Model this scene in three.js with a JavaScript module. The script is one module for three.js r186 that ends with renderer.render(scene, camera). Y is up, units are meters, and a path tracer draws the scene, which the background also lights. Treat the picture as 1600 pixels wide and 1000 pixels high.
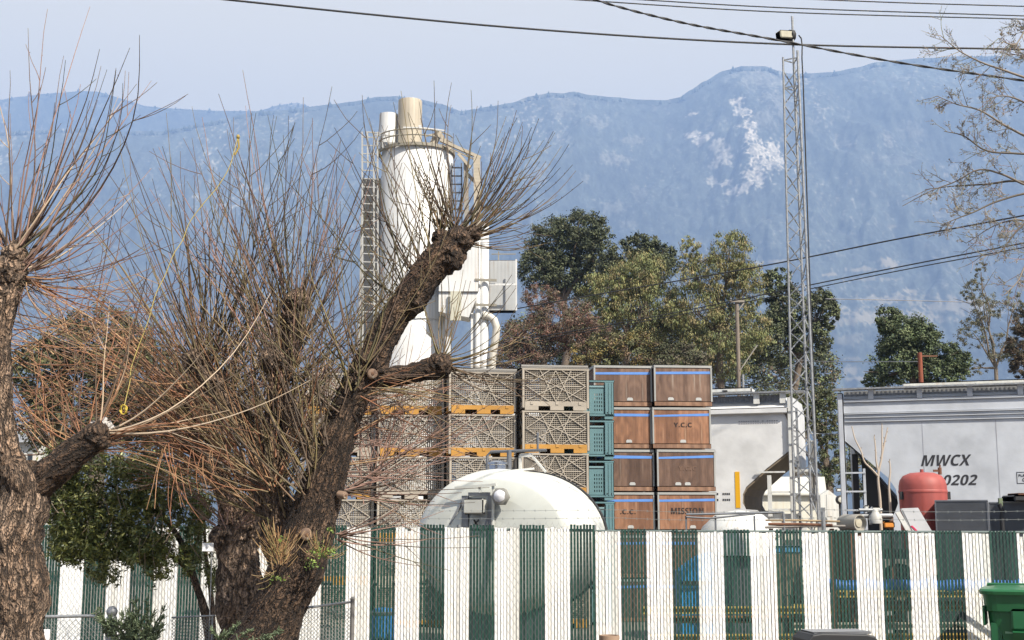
import * as THREE from 'three';
import { TextGeometry } from 'three/addons/geometries/TextGeometry.js';
import { FontLoader } from 'three/addons/loaders/FontLoader.js';

// ---------- camera ----------
const scene = new THREE.Scene();
const F = 2000, PITCH = Math.atan(0.16), EYE = 1.75;          // focal length in 1600-wide pixels
const camera = new THREE.PerspectiveCamera(2 * Math.atan(500 / F) * 180 / Math.PI, 1.6, 0.1, 40000);
camera.position.set(0, EYE, 0);
camera.rotation.x = PITCH;
scene.add(camera);

// ---------- sky, sun, exposure, haze ----------
const SUN_DIR = new THREE.Vector3(0.47, 0.70, 0.54).normalize();
{
  const w = 512, h = 256, d = new Float32Array(w * h * 4);
  const mixc = (a, b, t) => a.map((x, i) => x + (b[i] - x) * t);
  for (let y = 0; y < h; y++) for (let x = 0; x < w; x++) {
    const el = ((y + 0.5) / h - 0.5) * 180;
    let c;
    if (el < 0) c = mixc([0.63, 0.55, 0.40], [0.24, 0.28, 0.25], Math.min(1, -el / 12));
    else if (el < 28) c = mixc([0.66, 0.57, 0.40], [0.48, 0.41, 0.27], el / 28);
    else c = mixc([0.48, 0.41, 0.27], [0.22, 0.27, 0.36], Math.pow(Math.min(1, (el - 28) / 62), 0.8));
    const o = (y * w + x) * 4;
    d[o] = c[0]; d[o + 1] = c[1]; d[o + 2] = c[2]; d[o + 3] = 1;
  }
  const sky = new THREE.DataTexture(d, w, h, THREE.RGBAFormat, THREE.FloatType);
  sky.mapping = THREE.EquirectangularReflectionMapping;
  sky.magFilter = sky.minFilter = THREE.LinearFilter; sky.needsUpdate = true;
  scene.background = sky; scene.environment = sky;
}
scene.backgroundIntensity = 1; scene.environmentIntensity = 1;
const sun = new THREE.DirectionalLight(new THREE.Color(1.0, 0.93, 0.82), 5.0);
sun.position.copy(SUN_DIR).multiplyScalar(120).add(new THREE.Vector3(0, 0, -25));
sun.target.position.set(0, 0, -25); scene.add(sun); scene.add(sun.target);
sun.castShadow = true; sun.shadow.mapSize.set(4096, 4096);
Object.assign(sun.shadow.camera, { left: -60, right: 60, top: 60, bottom: -60, near: 1, far: 300 });
scene.fog = new THREE.FogExp2(new THREE.Color(0.335, 0.53, 1.0), 2.3e-4);
const renderer = new THREE.WebGLRenderer({ antialias: true });
renderer.toneMapping = THREE.LinearToneMapping; renderer.toneMappingExposure = 3.05;
renderer.shadowMap.enabled = true;

// ---------- helpers ----------
const V = (x, y, z) => new THREE.Vector3(x, y, z);
let seed = 12345;
const rnd = () => { seed = (seed + 0x6d2b79f5) | 0; let t = Math.imul(seed ^ (seed >>> 15), 1 | seed); t = (t + Math.imul(t ^ (t >>> 7), 61 | t)) ^ t; return ((t ^ (t >>> 14)) >>> 0) / 4294967296; };
const rr = (a, b) => a + (b - a) * rnd();
const gauss = () => (rnd() + rnd() + rnd() + rnd() - 2) * 0.866;
const reseed = (n) => { seed = n * 7919 + 13; };
const cp = Math.cos(PITCH), sp = Math.sin(PITCH);
// where the sight line of a photograph pixel stands at a given distance north of the viewer
const P = (px, py, D) => { const y = (500 - py) / F, yy = y * cp + sp, zz = cp - y * sp, t = D / zz; return V((px - 800) / F * t, EYE + yy * t, -D); };
const mpp = (D) => D / (F * 1.0128);                            // metres per photograph pixel near the horizon at distance D
const hash = (x, y, s) => { let h = Math.imul(x, 374761393) ^ Math.imul(y, 668265263) ^ Math.imul(s, 1274126177); h = Math.imul(h ^ (h >>> 13), 1274126177); return ((h ^ (h >>> 16)) >>> 0) / 4294967296; };
const sm = (t) => t * t * (3 - 2 * t), mod = (a, n) => ((a % n) + n) % n;
function vn(x, y, per, s) {                                     // tileable value noise 0..1
  const x0 = Math.floor(x), y0 = Math.floor(y), fx = sm(x - x0), fy = sm(y - y0);
  const h = (i, j) => hash(per ? mod(i, per) : i, per ? mod(j, per) : j, s);
  const a = h(x0, y0), b = h(x0 + 1, y0), c = h(x0, y0 + 1), d = h(x0 + 1, y0 + 1);
  return a + (b - a) * fx + (c - a) * fy + (a - b - c + d) * fx * fy;
}
function fbm(x, y, per, s, oct = 4) { let v = 0, a = 0.5, n = 0; for (let i = 0; i < oct; i++) { v += a * vn(x, y, per, s + i * 17); n += a; a *= 0.5; x *= 2; y *= 2; per *= 2; } return v / n; }
const ridge = (t) => 1 - Math.abs(2 * t - 1);
const clamp = (x, a = 0, b = 1) => Math.min(b, Math.max(a, x));
const lerp = (a, b, t) => a + (b - a) * t;
const interp = (pts, x) => { if (x <= pts[0][0]) return pts[0][1]; for (let i = 1; i < pts.length; i++) if (x <= pts[i][0]) { const [a, b] = pts[i - 1], [c, d] = pts[i], t = (x - a) / (c - a); return b + (d - b) * (t * 0.5 + sm(t) * 0.5); } return pts[pts.length - 1][1]; };

function tex(size, fn, metres, srgb = true) {                   // fn(u, v) -> [r, g, b] 0..1
  const d = new Uint8Array(size * size * 4);
  for (let y = 0; y < size; y++) for (let x = 0; x < size; x++) { const c = fn(x / size, y / size), o = (y * size + x) * 4; for (let k = 0; k < 3; k++) d[o + k] = clamp(c[k]) * 255; d[o + 3] = 255; }
  const t = new THREE.DataTexture(d, size, size, THREE.RGBAFormat);
  t.wrapS = t.wrapT = THREE.RepeatWrapping; t.magFilter = THREE.LinearFilter; t.minFilter = THREE.LinearMipmapLinearFilter; t.generateMipmaps = true;
  if (srgb) t.colorSpace = THREE.SRGBColorSpace;
  const m = Array.isArray(metres) ? metres : [metres, metres];
  t.repeat.set(1 / m[0], 1 / m[1]); t.needsUpdate = true; return t;
}
const gray = (f) => (u, v) => { const g = f(u, v); return [g, g, g]; };
{ const sk = scene.background.image; for (let y = 0; y < sk.height; y++) for (let x = 0; x < sk.width; x++) { const f = 1 + 0.05 * (fbm(x / 40, y / 7, 0, 301, 4) - 0.5), o = (y * sk.width + x) * 4; for (let k = 0; k < 3; k++) sk.data[o + k] *= f; } scene.background.needsUpdate = true; }
const T = {
  grime: tex(512, gray((u, v) => 0.80 + 0.2 * fbm(u * 4, v * 4, 4, 3, 6) - 0.12 * Math.pow(fbm(u * 6, v * 6, 6, 9, 5), 3)), 2.3),
  streak: tex(512, (u, v) => { const s = fbm(u * 32, v * 2, 2, 5, 4), b = fbm(u * 5, v * 5, 5, 8, 4), g = 0.93 - 0.13 * Math.pow(s, 2) - 0.12 * Math.pow(b, 2.5), r = Math.pow(vn(u * 64, v * 3, 64, 11), 9) * 0.3 * b; return [g - r * 0.35, g - r * 0.7, g - r]; }, [2.6, 3.1]),
  bump: tex(512, gray((u, v) => fbm(u * 8, v * 8, 8, 21, 6)), 1.1, false),
  wood: tex(512, (u, v) => { const warp = fbm(u * 3, v * 2, 0, 31, 4) * 1.6, g = ridge(mod(u * 7 + warp * 2.2 + 0.3 * Math.sin(v * 6.283), 1)), f = vn(u * 128, v * 8, 128, 33), st = fbm(u * 10, v * 2, 0, 36, 4); const a = 0.66 + 0.2 * g * st + 0.10 * f - 0.2 * Math.pow(st, 2); const dk = Math.pow(fbm(u * 11, v * 1.3, 0, 43, 5), 1.6) * 0.55, bl = fbm(u * 4, v * 4, 0, 47, 5) * 0.35; const wsh = Math.pow(vn(u * 24, v * 2, 24, 39), 8) * 0.5; const q = a * (1.22 - dk - bl * 0.6); return [q + 0.05 + wsh * 0.6, q * 0.98 + wsh * 0.8, q * 0.95 + wsh * 0.9]; }, [1.25, 1.27]),
  galv: tex(256, gray((u, v) => 0.7 + 0.3 * fbm(u * 16, v * 16, 16, 41, 4)), 0.5),
  barkC: null, barkB: null,
};
T.wood.wrapS = T.wood.wrapT = THREE.MirroredRepeatWrapping;
{
  const bk = (u, v) => {
    const w = fbm(u * 5, v * 5, 5, 51, 4) - 0.5, w2 = fbm(u * 18, v * 18, 18, 52, 3) - 0.5;
    const c1 = ridge(fbm(u * 16 + w * 1.6 + w2 * 0.8, v * 5 + w * 1.2 + w2, 0, 53, 3)), c2 = ridge(fbm(u * 30 + w2 * 2, v * 16 + w2 * 2, 0, 57, 3)), fine = fbm(u * 70, v * 70, 70, 59, 3) - 0.5;
    const crack = Math.max(Math.pow(c1, 5), 0.75 * Math.pow(c2, 6));
    return { h: clamp(0.72 - 0.72 * crack + 0.55 * w2 + 0.5 * fine), t: fbm(u * 4, v * 4, 4, 61, 5), e: fbm(u * 22, v * 22, 22, 63, 3) };
  };
  T.barkC = tex(1024, (u, v) => { const b = bk(u, v), k = 0.26 + 0.70 * Math.pow(b.h, 1.15), m = (b.t - 0.5) * 0.5 * b.h, g = (b.e - 0.5) * 0.3; return [k * 0.90 + m + g, k * 0.80 + m * 1.05 + g, k * 0.71 + m * 1.1 + g]; }, [1.0, 1.0]);
  T.barkB = tex(1024, gray((u, v) => bk(u, v).h), [1.0, 1.0], false);
}
const col = (c) => (typeof c === 'string' ? new THREE.Color(c) : new THREE.Color(...c));
function mat(c, rough = 0.7, o = {}) { return new THREE.MeshStandardMaterial({ color: col(c), roughness: rough, side: THREE.DoubleSide, ...o }); }
const painted = (c, rough = 0.5, o = {}) => mat(c, rough, { map: T.streak, bumpMap: T.bump, bumpScale: 0.002, ...o });
const grimy = (c, rough = 0.7, o = {}) => mat(c, rough, { map: T.grime, bumpMap: T.bump, bumpScale: 0.003, ...o });
const steel = (c, o = {}) => mat(c, 0.5, { map: T.galv, metalness: 0.5, ...o });
const vcol = (rough = 0.8, o = {}) => new THREE.MeshStandardMaterial({ vertexColors: true, roughness: rough, side: THREE.DoubleSide, ...o });

class MB {
  constructor() { this.p = []; this.n = []; this.u = []; this.c = []; this.i = []; this.col = null; this.M = null; this.q = V(0, 0, 0); }
  at(x = 0, y = 0, z = 0, ry = 0, rx = 0, rz = 0) { this.M = new THREE.Matrix4().makeRotationFromEuler(new THREE.Euler(rx, ry, rz, 'YXZ')).setPosition(x, y, z); return this; }
  v(x, y, z, nx, ny, nz, u = 0, w = 0) {
    const q = this.q;
    if (this.M) { q.set(x, y, z).applyMatrix4(this.M); this.p.push(q.x, q.y, q.z); q.set(nx, ny, nz).transformDirection(this.M); this.n.push(q.x, q.y, q.z); }
    else { this.p.push(x, y, z); this.n.push(nx, ny, nz); }
    this.u.push(u, w); if (this.col) this.c.push(...this.col);
    return this.p.length / 3 - 1;
  }
  quad(a, b, c, d) {
    const n = b.clone().sub(a).cross(d.clone().sub(a)).normalize(), lu = a.distanceTo(b), lw = a.distanceTo(d);
    const i = this.v(a.x, a.y, a.z, n.x, n.y, n.z, 0, 0); this.v(b.x, b.y, b.z, n.x, n.y, n.z, lu, 0); this.v(c.x, c.y, c.z, n.x, n.y, n.z, lu, lw); this.v(d.x, d.y, d.z, n.x, n.y, n.z, 0, lw);
    this.i.push(i, i + 1, i + 2, i, i + 2, i + 3); return this;
  }
  tri(a, b, c) { const n = b.clone().sub(a).cross(c.clone().sub(a)).normalize(); const i = this.v(a.x, a.y, a.z, n.x, n.y, n.z, a.x, a.y); this.v(b.x, b.y, b.z, n.x, n.y, n.z, b.x, b.y); this.v(c.x, c.y, c.z, n.x, n.y, n.z, c.x, c.y); this.i.push(i, i + 1, i + 2); return this; }
  box(x, y, z, w, h, d, b = 0) {                                // centre and size; b = chamfer of the edges that run along the longest side
    const X = w / 2, Y = h / 2, Z = d / 2, ox = hash(x * 991 | 0, y * 997 | 0, 5) * 3, oy = hash(z * 991 | 0, y * 983 | 0, 6) * 3;
    const f = (p, n, uv) => { const k = p.map((q, j) => this.v(x + q[0], y + q[1], z + q[2], ...n, uv[j][0] + ox, uv[j][1] + oy)); this.i.push(k[0], k[1], k[2], k[0], k[2], k[3]); };
    if (b <= 0) {
      f([[-X, -Y, Z], [X, -Y, Z], [X, Y, Z], [-X, Y, Z]], [0, 0, 1], [[0, 0], [w, 0], [w, h], [0, h]]);
      f([[X, -Y, -Z], [-X, -Y, -Z], [-X, Y, -Z], [X, Y, -Z]], [0, 0, -1], [[0, 0], [w, 0], [w, h], [0, h]]);
      f([[X, -Y, Z], [X, -Y, -Z], [X, Y, -Z], [X, Y, Z]], [1, 0, 0], [[0, 0], [d, 0], [d, h], [0, h]]);
      f([[-X, -Y, -Z], [-X, -Y, Z], [-X, Y, Z], [-X, Y, -Z]], [-1, 0, 0], [[0, 0], [d, 0], [d, h], [0, h]]);
      f([[-X, Y, Z], [X, Y, Z], [X, Y, -Z], [-X, Y, -Z]], [0, 1, 0], [[0, 0], [w, 0], [w, d], [0, d]]);
      f([[-X, -Y, -Z], [X, -Y, -Z], [X, -Y, Z], [-X, -Y, Z]], [0, -1, 0], [[0, 0], [w, 0], [w, d], [0, d]]);
    } else {
      b = Math.min(b, X * 0.45, Y * 0.45, Z * 0.45);
      const S = [-1, 1];
      const face = (ax) => { for (const s of S) { const d3 = [X, Y, Z], a1 = (ax + 1) % 3, a2 = (ax + 2) % 3, n = [0, 0, 0]; n[ax] = s; const q = [[-1, -1], [1, -1], [1, 1], [-1, 1]].map(([i, j]) => { const r = [0, 0, 0]; r[ax] = s * d3[ax]; r[a1] = i * (d3[a1] - b); r[a2] = j * (d3[a2] - b); return r; }); const uv = q.map((r) => (ax === 0 ? [r[2], r[1]] : ax === 1 ? [r[0], r[2]] : [r[0], r[1]])); f(q, n, uv); } };
      face(0); face(1); face(2);
      for (let ax = 0; ax < 3; ax++) for (const s of S) for (const t of S) {
        const d3 = [X, Y, Z], a1 = (ax + 1) % 3, a2 = (ax + 2) % 3, n = [0, 0, 0]; n[a1] = s * 0.7071; n[a2] = t * 0.7071;
        const mk = (e, flip) => { const r = [0, 0, 0]; r[ax] = e * (d3[ax] - b); r[a1] = s * (d3[a1] - (flip ? b : 0)); r[a2] = t * (d3[a2] - (flip ? 0 : b)); return r; };
        f([mk(-1, 0), mk(1, 0), mk(1, 1), mk(-1, 1)], n, [[0, 0], [2 * d3[ax], 0], [2 * d3[ax], b], [0, b]]);
      }
      for (const s of S) for (const t of S) for (const r of S) { const n = V(s, t, r).normalize(), a = [[s * X, t * (Y - b), r * (Z - b)], [s * (X - b), t * Y, r * (Z - b)], [s * (X - b), t * (Y - b), r * Z]].map((q) => this.v(x + q[0], y + q[1], z + q[2], n.x, n.y, n.z)); this.i.push(...a); }
    }
    return this;
  }
  bar(a, b, w, h = w) {                                          // square bar between two points
    const save = this.M, d = b.clone().sub(a), L = d.length(), z = d.normalize(), up = Math.abs(z.y) > 0.95 ? V(1, 0, 0) : V(0, 1, 0), x = up.clone().cross(z).normalize(), y = z.clone().cross(x), c = a.clone().add(b).multiplyScalar(0.5);
    const m = new THREE.Matrix4().makeBasis(x, y, z).setPosition(c);
    this.M = save ? save.clone().multiply(m) : m; this.box(0, 0, 0, w, h, L); this.M = save; return this;
  }
  tube(pts, rad, sides = 8, cap = true, bumpFn = null) {         // swept round tube, rad a number or one radius per point
    const R = (k) => (typeof rad === 'number' ? rad : rad[k]), n = pts.length; let t0 = pts[1].clone().sub(pts[0]).normalize(), x = (Math.abs(t0.y) > 0.9 ? V(1, 0, 0) : V(0, 1, 0)).cross(t0).normalize(), L = 0, first = this.p.length / 3;
    for (let k = 0; k < n; k++) {
      const t = (k === 0 ? pts[1].clone().sub(pts[0]) : k === n - 1 ? pts[k].clone().sub(pts[k - 1]) : pts[k + 1].clone().sub(pts[k - 1])).normalize();
      x.addScaledVector(t, -x.dot(t)).normalize(); const y = t.clone().cross(x); if (k) L += pts[k].distanceTo(pts[k - 1]);
      for (let s = 0; s <= sides; s++) { const a = s / sides * 2 * Math.PI, ca = Math.cos(a), sa = Math.sin(a), nx = x.x * ca + y.x * sa, ny = x.y * ca + y.y * sa, nz = x.z * ca + y.z * sa, r = R(k) * (bumpFn ? bumpFn(s === sides ? 0 : a, L, k) : 1); this.v(pts[k].x + nx * r, pts[k].y + ny * r, pts[k].z + nz * r, nx, ny, nz, s / sides * 2 * Math.PI * R(0), L); }
    }
    for (let k = 0; k < n - 1; k++) for (let s = 0; s < sides; s++) { const a = first + k * (sides + 1) + s, b = a + sides + 1; this.i.push(a, a + 1, b + 1, a, b + 1, b); }
    if (cap) for (const k of [0, n - 1]) { const t = (k ? pts[k].clone().sub(pts[k - 1]) : pts[0].clone().sub(pts[1])).normalize(), c = this.v(pts[k].x, pts[k].y, pts[k].z, t.x, t.y, t.z, 0, 0), base = first + k * (sides + 1), ring = []; for (let s = 0; s <= sides; s++) { const j = (base + s) * 3, save = this.M; this.M = null; ring.push(this.v(this.p[j], this.p[j + 1], this.p[j + 2], t.x, t.y, t.z, Math.cos(s) * R(k), Math.sin(s) * R(k))); this.M = save; } for (let s = 0; s < sides; s++) this.i.push(c, ring[s], ring[s + 1]); }
    return this;
  }
  lathe(prof, seg = 32, sx = 1, sz = 1, a0 = 0, a1 = Math.PI * 2) { // profile [[r, y], ...] round the y axis, flat-shaded between rings where they kink
    for (let k = 0; k < prof.length - 1; k++) {
      const [r0, y0] = prof[k], [r1, y1] = prof[k + 1], nr = y1 - y0, ny = r0 - r1, l = Math.hypot(nr, ny) || 1, f = this.p.length / 3;
      const smooth = (i) => { const A = prof[i - 1], B = prof[i], C = prof[i + 1]; if (!A || !C) return [nr / l, ny / l]; let a = [B[1] - A[1], A[0] - B[0]], b = [C[1] - B[1], B[0] - C[0]], la = Math.hypot(...a), lb = Math.hypot(...b); if ((a[0] * b[0] + a[1] * b[1]) / (la * lb) < 0.6) return [nr / l, ny / l]; const s = [a[0] / la + b[0] / lb, a[1] / la + b[1] / lb], ls = Math.hypot(...s); return [s[0] / ls, s[1] / ls]; };
      const n0 = smooth(k), n1 = smooth(k + 1);
      for (let s = 0; s <= seg; s++) { const a = a0 + (a1 - a0) * s / seg, c = Math.cos(a), z = Math.sin(a), nn = (n) => { const q = V(n[0] * c / sx, n[1], n[0] * z / sz).normalize(); return [q.x, q.y, q.z]; }; this.v(r0 * c * sx, y0, r0 * z * sz, ...nn(n0), a * Math.max(r0, r1), y0); this.v(r1 * c * sx, y1, r1 * z * sz, ...nn(n1), a * Math.max(r0, r1), y1); }
      for (let s = 0; s < seg; s++) { const a = f + s * 2; this.i.push(a, a + 1, a + 3, a, a + 3, a + 2); }
    }
    return this;
  }
  add(g, m) { const w = m || new THREE.Matrix4(), save = this.M; this.M = save ? save.clone().multiply(w) : w; const p = g.attributes.position, n = g.attributes.normal, u = g.attributes.uv, f = this.p.length / 3; for (let k = 0; k < p.count; k++) this.v(p.getX(k), p.getY(k), p.getZ(k), n.getX(k), n.getY(k), n.getZ(k), u ? u.getX(k) : 0, u ? u.getY(k) : 0); if (g.index) for (let k = 0; k < g.index.count; k++) this.i.push(f + g.index.getX(k)); else for (let k = 0; k < p.count; k++) this.i.push(f + k); this.M = save; return this; }
  extrude(poly, depth, holes = [], m = null, bevel = 0) { const s = new THREE.Shape(poly.map(([x, y]) => new THREE.Vector2(x, y))); for (const h of holes) s.holes.push(new THREE.Path(h.map(([x, y]) => new THREE.Vector2(x, y)))); return this.add(new THREE.ExtrudeGeometry(s, { depth, bevelEnabled: bevel > 0, bevelSize: bevel, bevelThickness: bevel, bevelSegments: 2, curveSegments: 8 }), m); }
  geo(off) {
    const g = new THREE.BufferGeometry(), p = new Float32Array(this.p);
    if (off) for (let k = 0; k < p.length; k += 3) { p[k] -= off.x; p[k + 1] -= off.y; p[k + 2] -= off.z; }
    g.setAttribute('position', new THREE.BufferAttribute(p, 3)); g.setAttribute('normal', new THREE.BufferAttribute(new Float32Array(this.n), 3)); g.setAttribute('uv', new THREE.BufferAttribute(new Float32Array(this.u), 2));
    if (this.c.length) g.setAttribute('color', new THREE.BufferAttribute(new Float32Array(this.c), 3));
    g.setIndex(this.p.length / 3 > 65535 ? new THREE.BufferAttribute(new Uint32Array(this.i), 1) : new THREE.BufferAttribute(new Uint16Array(this.i), 1)); return g;
  }
  build(name, m, parent, stuff) {                                // one named mesh under its parent; points given in the world are moved to a parent made by worldThing
    const o = new THREE.Mesh(this.geo(parent && parent.inWorld), m); o.name = name; o.castShadow = o.receiveShadow = true;
    if (stuff) o.userData.kind = 'stuff';
    o.inWorld = parent && parent.inWorld;
    (parent || scene).add(o); return o;
  }
}
const used = {};
const numbered = (n) => { used[n] = (used[n] ?? -1) + 1; return used[n] ? n + '_' + String(used[n]).padStart(3, '0') : n; };
function tag(o, label, category, group, kind) { o.userData = { ...o.userData, label, category }; if (group) o.userData.group = group; if (kind) o.userData.kind = kind; return o; }
function thing(name, label, category, at = [0, 0, 0], turn = 0, group) { const o = new THREE.Group(); o.name = numbered(name); o.position.set(...at); o.rotation.y = turn; scene.add(o); return tag(o, label, category, group); }
function worldThing(name, label, category, at, group) { const o = thing(name, label, category, [at.x, at.y, at.z], 0, group); o.inWorld = at.clone(); return o; }   // children are given in world coordinates
function copy(src, label, at, turn) { const c = src.clone(); c.name = numbered(src.name.replace(/_\d+$/, '')); c.userData = { ...src.userData, label }; c.position.set(...at); if (turn !== undefined) c.rotation.y = turn; scene.add(c); return c; }
const structure = (o) => { o.userData = { kind: 'structure' }; return o; };
const font = await new FontLoader().loadAsync('fonts/droid/droid_sans_bold.typeface.json');
const fontR = await new FontLoader().loadAsync('fonts/droid/droid_sans_regular.typeface.json');
const monoFont = await new FontLoader().loadAsync('fonts/droid/droid_sans_mono_regular.typeface.json');
function letters(text, h, f = font, shear = 0, stretch = 1, depth = 0.004) { const g = new TextGeometry(text, { font: f, size: h / 0.72 * 0.72, depth, height: depth, curveSegments: 4, bevelEnabled: false }); g.computeBoundingBox(); const b = g.boundingBox; g.translate(-(b.min.x + b.max.x) / 2, -b.min.y, 0); const k = h / (b.max.y - b.min.y); g.scale(k * stretch, k, 1); if (shear) g.applyMatrix4(new THREE.Matrix4().set(1, shear, 0, 0, 0, 1, 0, 0, 0, 0, 1, 0, 0, 0, 0, 1)); g.computeVertexNormals(); return g; }

// ---------- ground ----------
{
  const g = new THREE.PlaneGeometry(30000, 30000, 1, 1); g.rotateX(-Math.PI / 2);
  const uv = g.attributes.uv; for (let k = 0; k < uv.count; k++) uv.setXY(k, uv.getX(k) * 30000, uv.getY(k) * 30000);
  const m = structure(new THREE.Mesh(g, mat([0.20, 0.17, 0.125], 0.95, { map: T.grime }))); m.name = 'ground'; m.receiveShadow = true; m.position.y = -0.02; scene.add(m);
  const y = new THREE.PlaneGeometry(60, 22); y.rotateX(-Math.PI / 2); const u2 = y.attributes.uv; for (let k = 0; k < u2.count; k++) u2.setXY(k, u2.getX(k) * 60, u2.getY(k) * 22);
  const ym = structure(new THREE.Mesh(y, grimy([0.30, 0.27, 0.23], 0.95))); ym.name = 'yard_ground'; ym.receiveShadow = true; ym.position.set(4, -0.004, -28); scene.add(ym);
}

// ---------- mountains ----------
const RIDGE = [[-320, 200], [-100, 205], [0, 204], [130, 198], [190, 203], [250, 203], [330, 188], [400, 172], [440, 170], [490, 164], [520, 160], [550, 156], [590, 149], [620, 148], [650, 152], [690, 160], [720, 171], [740, 168], [770, 163], [800, 158], [830, 148], [860, 143], [880, 144], [895, 141], [920, 146], [960, 149], [1000, 153], [1040, 154], [1060, 150], [1080, 138], [1100, 125], [1130, 108], [1160, 101], [1195, 101], [1215, 108], [1235, 113], [1262, 112], [1300, 110], [1340, 103], [1370, 95], [1400, 92], [1440, 88], [1500, 86], [1560, 85], [1640, 88], [1760, 110], [1920, 120]];
const BACK = [[-320, 165], [0, 150], [30, 145], [80, 140], [130, 136], [150, 137], [190, 148], [230, 160], [260, 163], [300, 165], [340, 167], [400, 168], [440, 158], [465, 155], [490, 162], [560, 175], [700, 190], [800, 215]];
const ridgeTrees = [];
function terrain(name, prof, x0, x1, NX, NV, D0, D1, rough, outcrops) {
  const zr = 1.0128 - 0.0485;
  const H = [], AX = [];
  for (let i = 0; i <= NX; i++) { const px = x0 + (x1 - x0) * i / NX, q = P(px, interp(prof, px), 1); AX.push(q.x); H.push(q.y - EYE); }
  const pos = [], uvs = [], idx = [], W = NX + 1;
  for (let j = 0; j <= NV; j++) for (let i = 0; i <= NX; i++) {
    const v = j / NV * 1.06, vv = Math.min(v, 1);
    const ax = AX[i], D = D0 + (D1 - D0) * v, X = ax * D;
    const u = X / 420, w = D / 900;
    const spur = ridge(fbm(u * 0.55 + 0.35 * fbm(u, w, 0, 77, 3), w * 0.8, 0, 71, 4)) - 0.55;
    const fine = fbm(X / 90, D / 140, 0, 73, 4) - 0.5;
    const taper = Math.min(1, (1 - vv) * 5) * Math.min(1, vv * 4);
    let h = H[i] * D1 * Math.pow(vv, 1.18) + taper * (spur * rough * 2.2 + fine * rough * 1.0) + (1 - taper) * fine * 6 * Math.min(1, vv * 3);
    if (v > 1) h -= (v - 1) * 2500;
    const lim = H[i] * D * (vv >= 1 ? 9 : 0.985) + 0; if (vv < 1) h = Math.min(h, lim);
    pos.push(X, EYE + h, -D); uvs.push(i / NX, j / NV);
  }
  // bare granite and grass patches: places on the slope found by following the sight line down to it
  const find = (px, py) => { let best = null, bd = 1e9; const ax = P(px, py, 1).x; let i = 0; while (i < NX && AX[i] < ax) i++; const want = P(px, py, 1).y - EYE; for (let j = 0; j <= NV; j++) { const k = (j * W + i) * 3, e = (pos[k + 1] - EYE) / -pos[k + 2], d = Math.abs(e - want); if (d < bd) { bd = d; best = k; } } return V(pos[best], pos[best + 1], pos[best + 2]); };
  const spots = outcrops.map(([px, py, rx, ry, s0, kind]) => { const s = kind || s0 > 0.55 ? s0 : s0 * 0.6; const c = find(px, py), m = -c.z / F; return { c, rx: rx * m, ry: ry * m, s, kind }; });
  const TW = 2048, TH = NV > 200 ? 800 : 400, data = new Uint8Array(TW * TH * 4);
  for (let ty = 0; ty < TH; ty++) for (let tx = 0; tx < TW; tx++) {
    const fx = Math.min(NX - 1e-6, (tx + 0.5) / TW * NX), fy = Math.min(NV - 1e-6, (ty + 0.5) / TH * NV), ix = Math.floor(fx), iy = Math.floor(fy), ux = fx - ix, uy = fy - iy, k0 = (iy * W + ix) * 3, k1 = k0 + W * 3, mixp = (q) => lerp(lerp(pos[k0 + q], pos[k0 + 3 + q], ux), lerp(pos[k1 + q], pos[k1 + 3 + q], ux), uy);
    const X = mixp(0), Y = mixp(1), D = -mixp(2);
    const n1 = fbm(X / 240, Y / 200, 0, 81, 4), n2 = fbm(X / 24, Y / 28, 0, 83, 4), n3 = vn(X / 6.5, Y / 6.5, 0, 87), n4 = fbm(X / 130 + 0.0 * D, Y / 420, 0, 89, 4);
    const n5 = vn(X / 9 + n1 * 3, Y / 15, 0, 93), n6 = fbm(X / 420, Y / 380, 0, 95, 3);
    const up = clamp((Y / D - 0.10) * 5);
    let rock = (clamp((n5 - 0.74) * 7) * clamp((n6 - 0.40) * 5) * (0.35 + 0.65 * n3) * 0.42 + clamp((n3 - 0.86) * 8) * clamp((n1 - 0.40) * 4) * 0.45 + clamp((n4 - 0.6) * 6) * clamp((n5 - 0.55) * 6) * n3 * 0.5) * up * 0.62;
    let grass = 0;
    for (const s of spots) { const dx = (X - s.c.x) / s.rx, dy = (Y - s.c.y) / s.ry, d = dx * dx + dy * dy; if (d < 5) { const f = clamp((1.25 - Math.sqrt(d) + (n2 - 0.5) * 1.3 + (n5 - 0.5) * 0.9 + (n3 - 0.5) * 0.7 + (n1 - 0.5) * 0.8) * 1.8) * s.s; if (s.kind) grass = Math.max(grass, f); else rock = Math.max(rock, f * (0.14 + 0.34 * n5 + 0.42 * n3)); } }
    rock = clamp(rock); 
    const g = (0.15 + 0.9 * n2 + 0.75 * n3) * (0.7 + 0.6 * n6), r = 0.75 + 0.5 * n3;
    let c = [0.060 * g, 0.070 * g, 0.058 * g];
    c = [lerp(c[0], 0.56 * r, rock), lerp(c[1], 0.50 * r, rock), lerp(c[2], 0.40 * r, rock)];
    c = [lerp(c[0], 0.27, grass), lerp(c[1], 0.235, grass), lerp(c[2], 0.165, grass)];
    const o = (ty * TW + tx) * 4; for (let q = 0; q < 3; q++) { const l = clamp(c[q]); data[o + q] = 255 * (l < 0.0031308 ? 12.92 * l : 1.055 * Math.pow(l, 1 / 2.4) - 0.055); } data[o + 3] = 255;
  }
  for (let j = 0; j < NV; j++) for (let i = 0; i < NX; i++) { const a = j * W + i; idx.push(a, a + 1, a + W + 1, a, a + W + 1, a + W); }
  const g = new THREE.BufferGeometry(); g.setAttribute('position', new THREE.BufferAttribute(new Float32Array(pos), 3)); g.setAttribute('uv', new THREE.BufferAttribute(new Float32Array(uvs), 2)); g.setIndex(new THREE.BufferAttribute(new Uint32Array(idx), 1)); g.computeVertexNormals();
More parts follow.
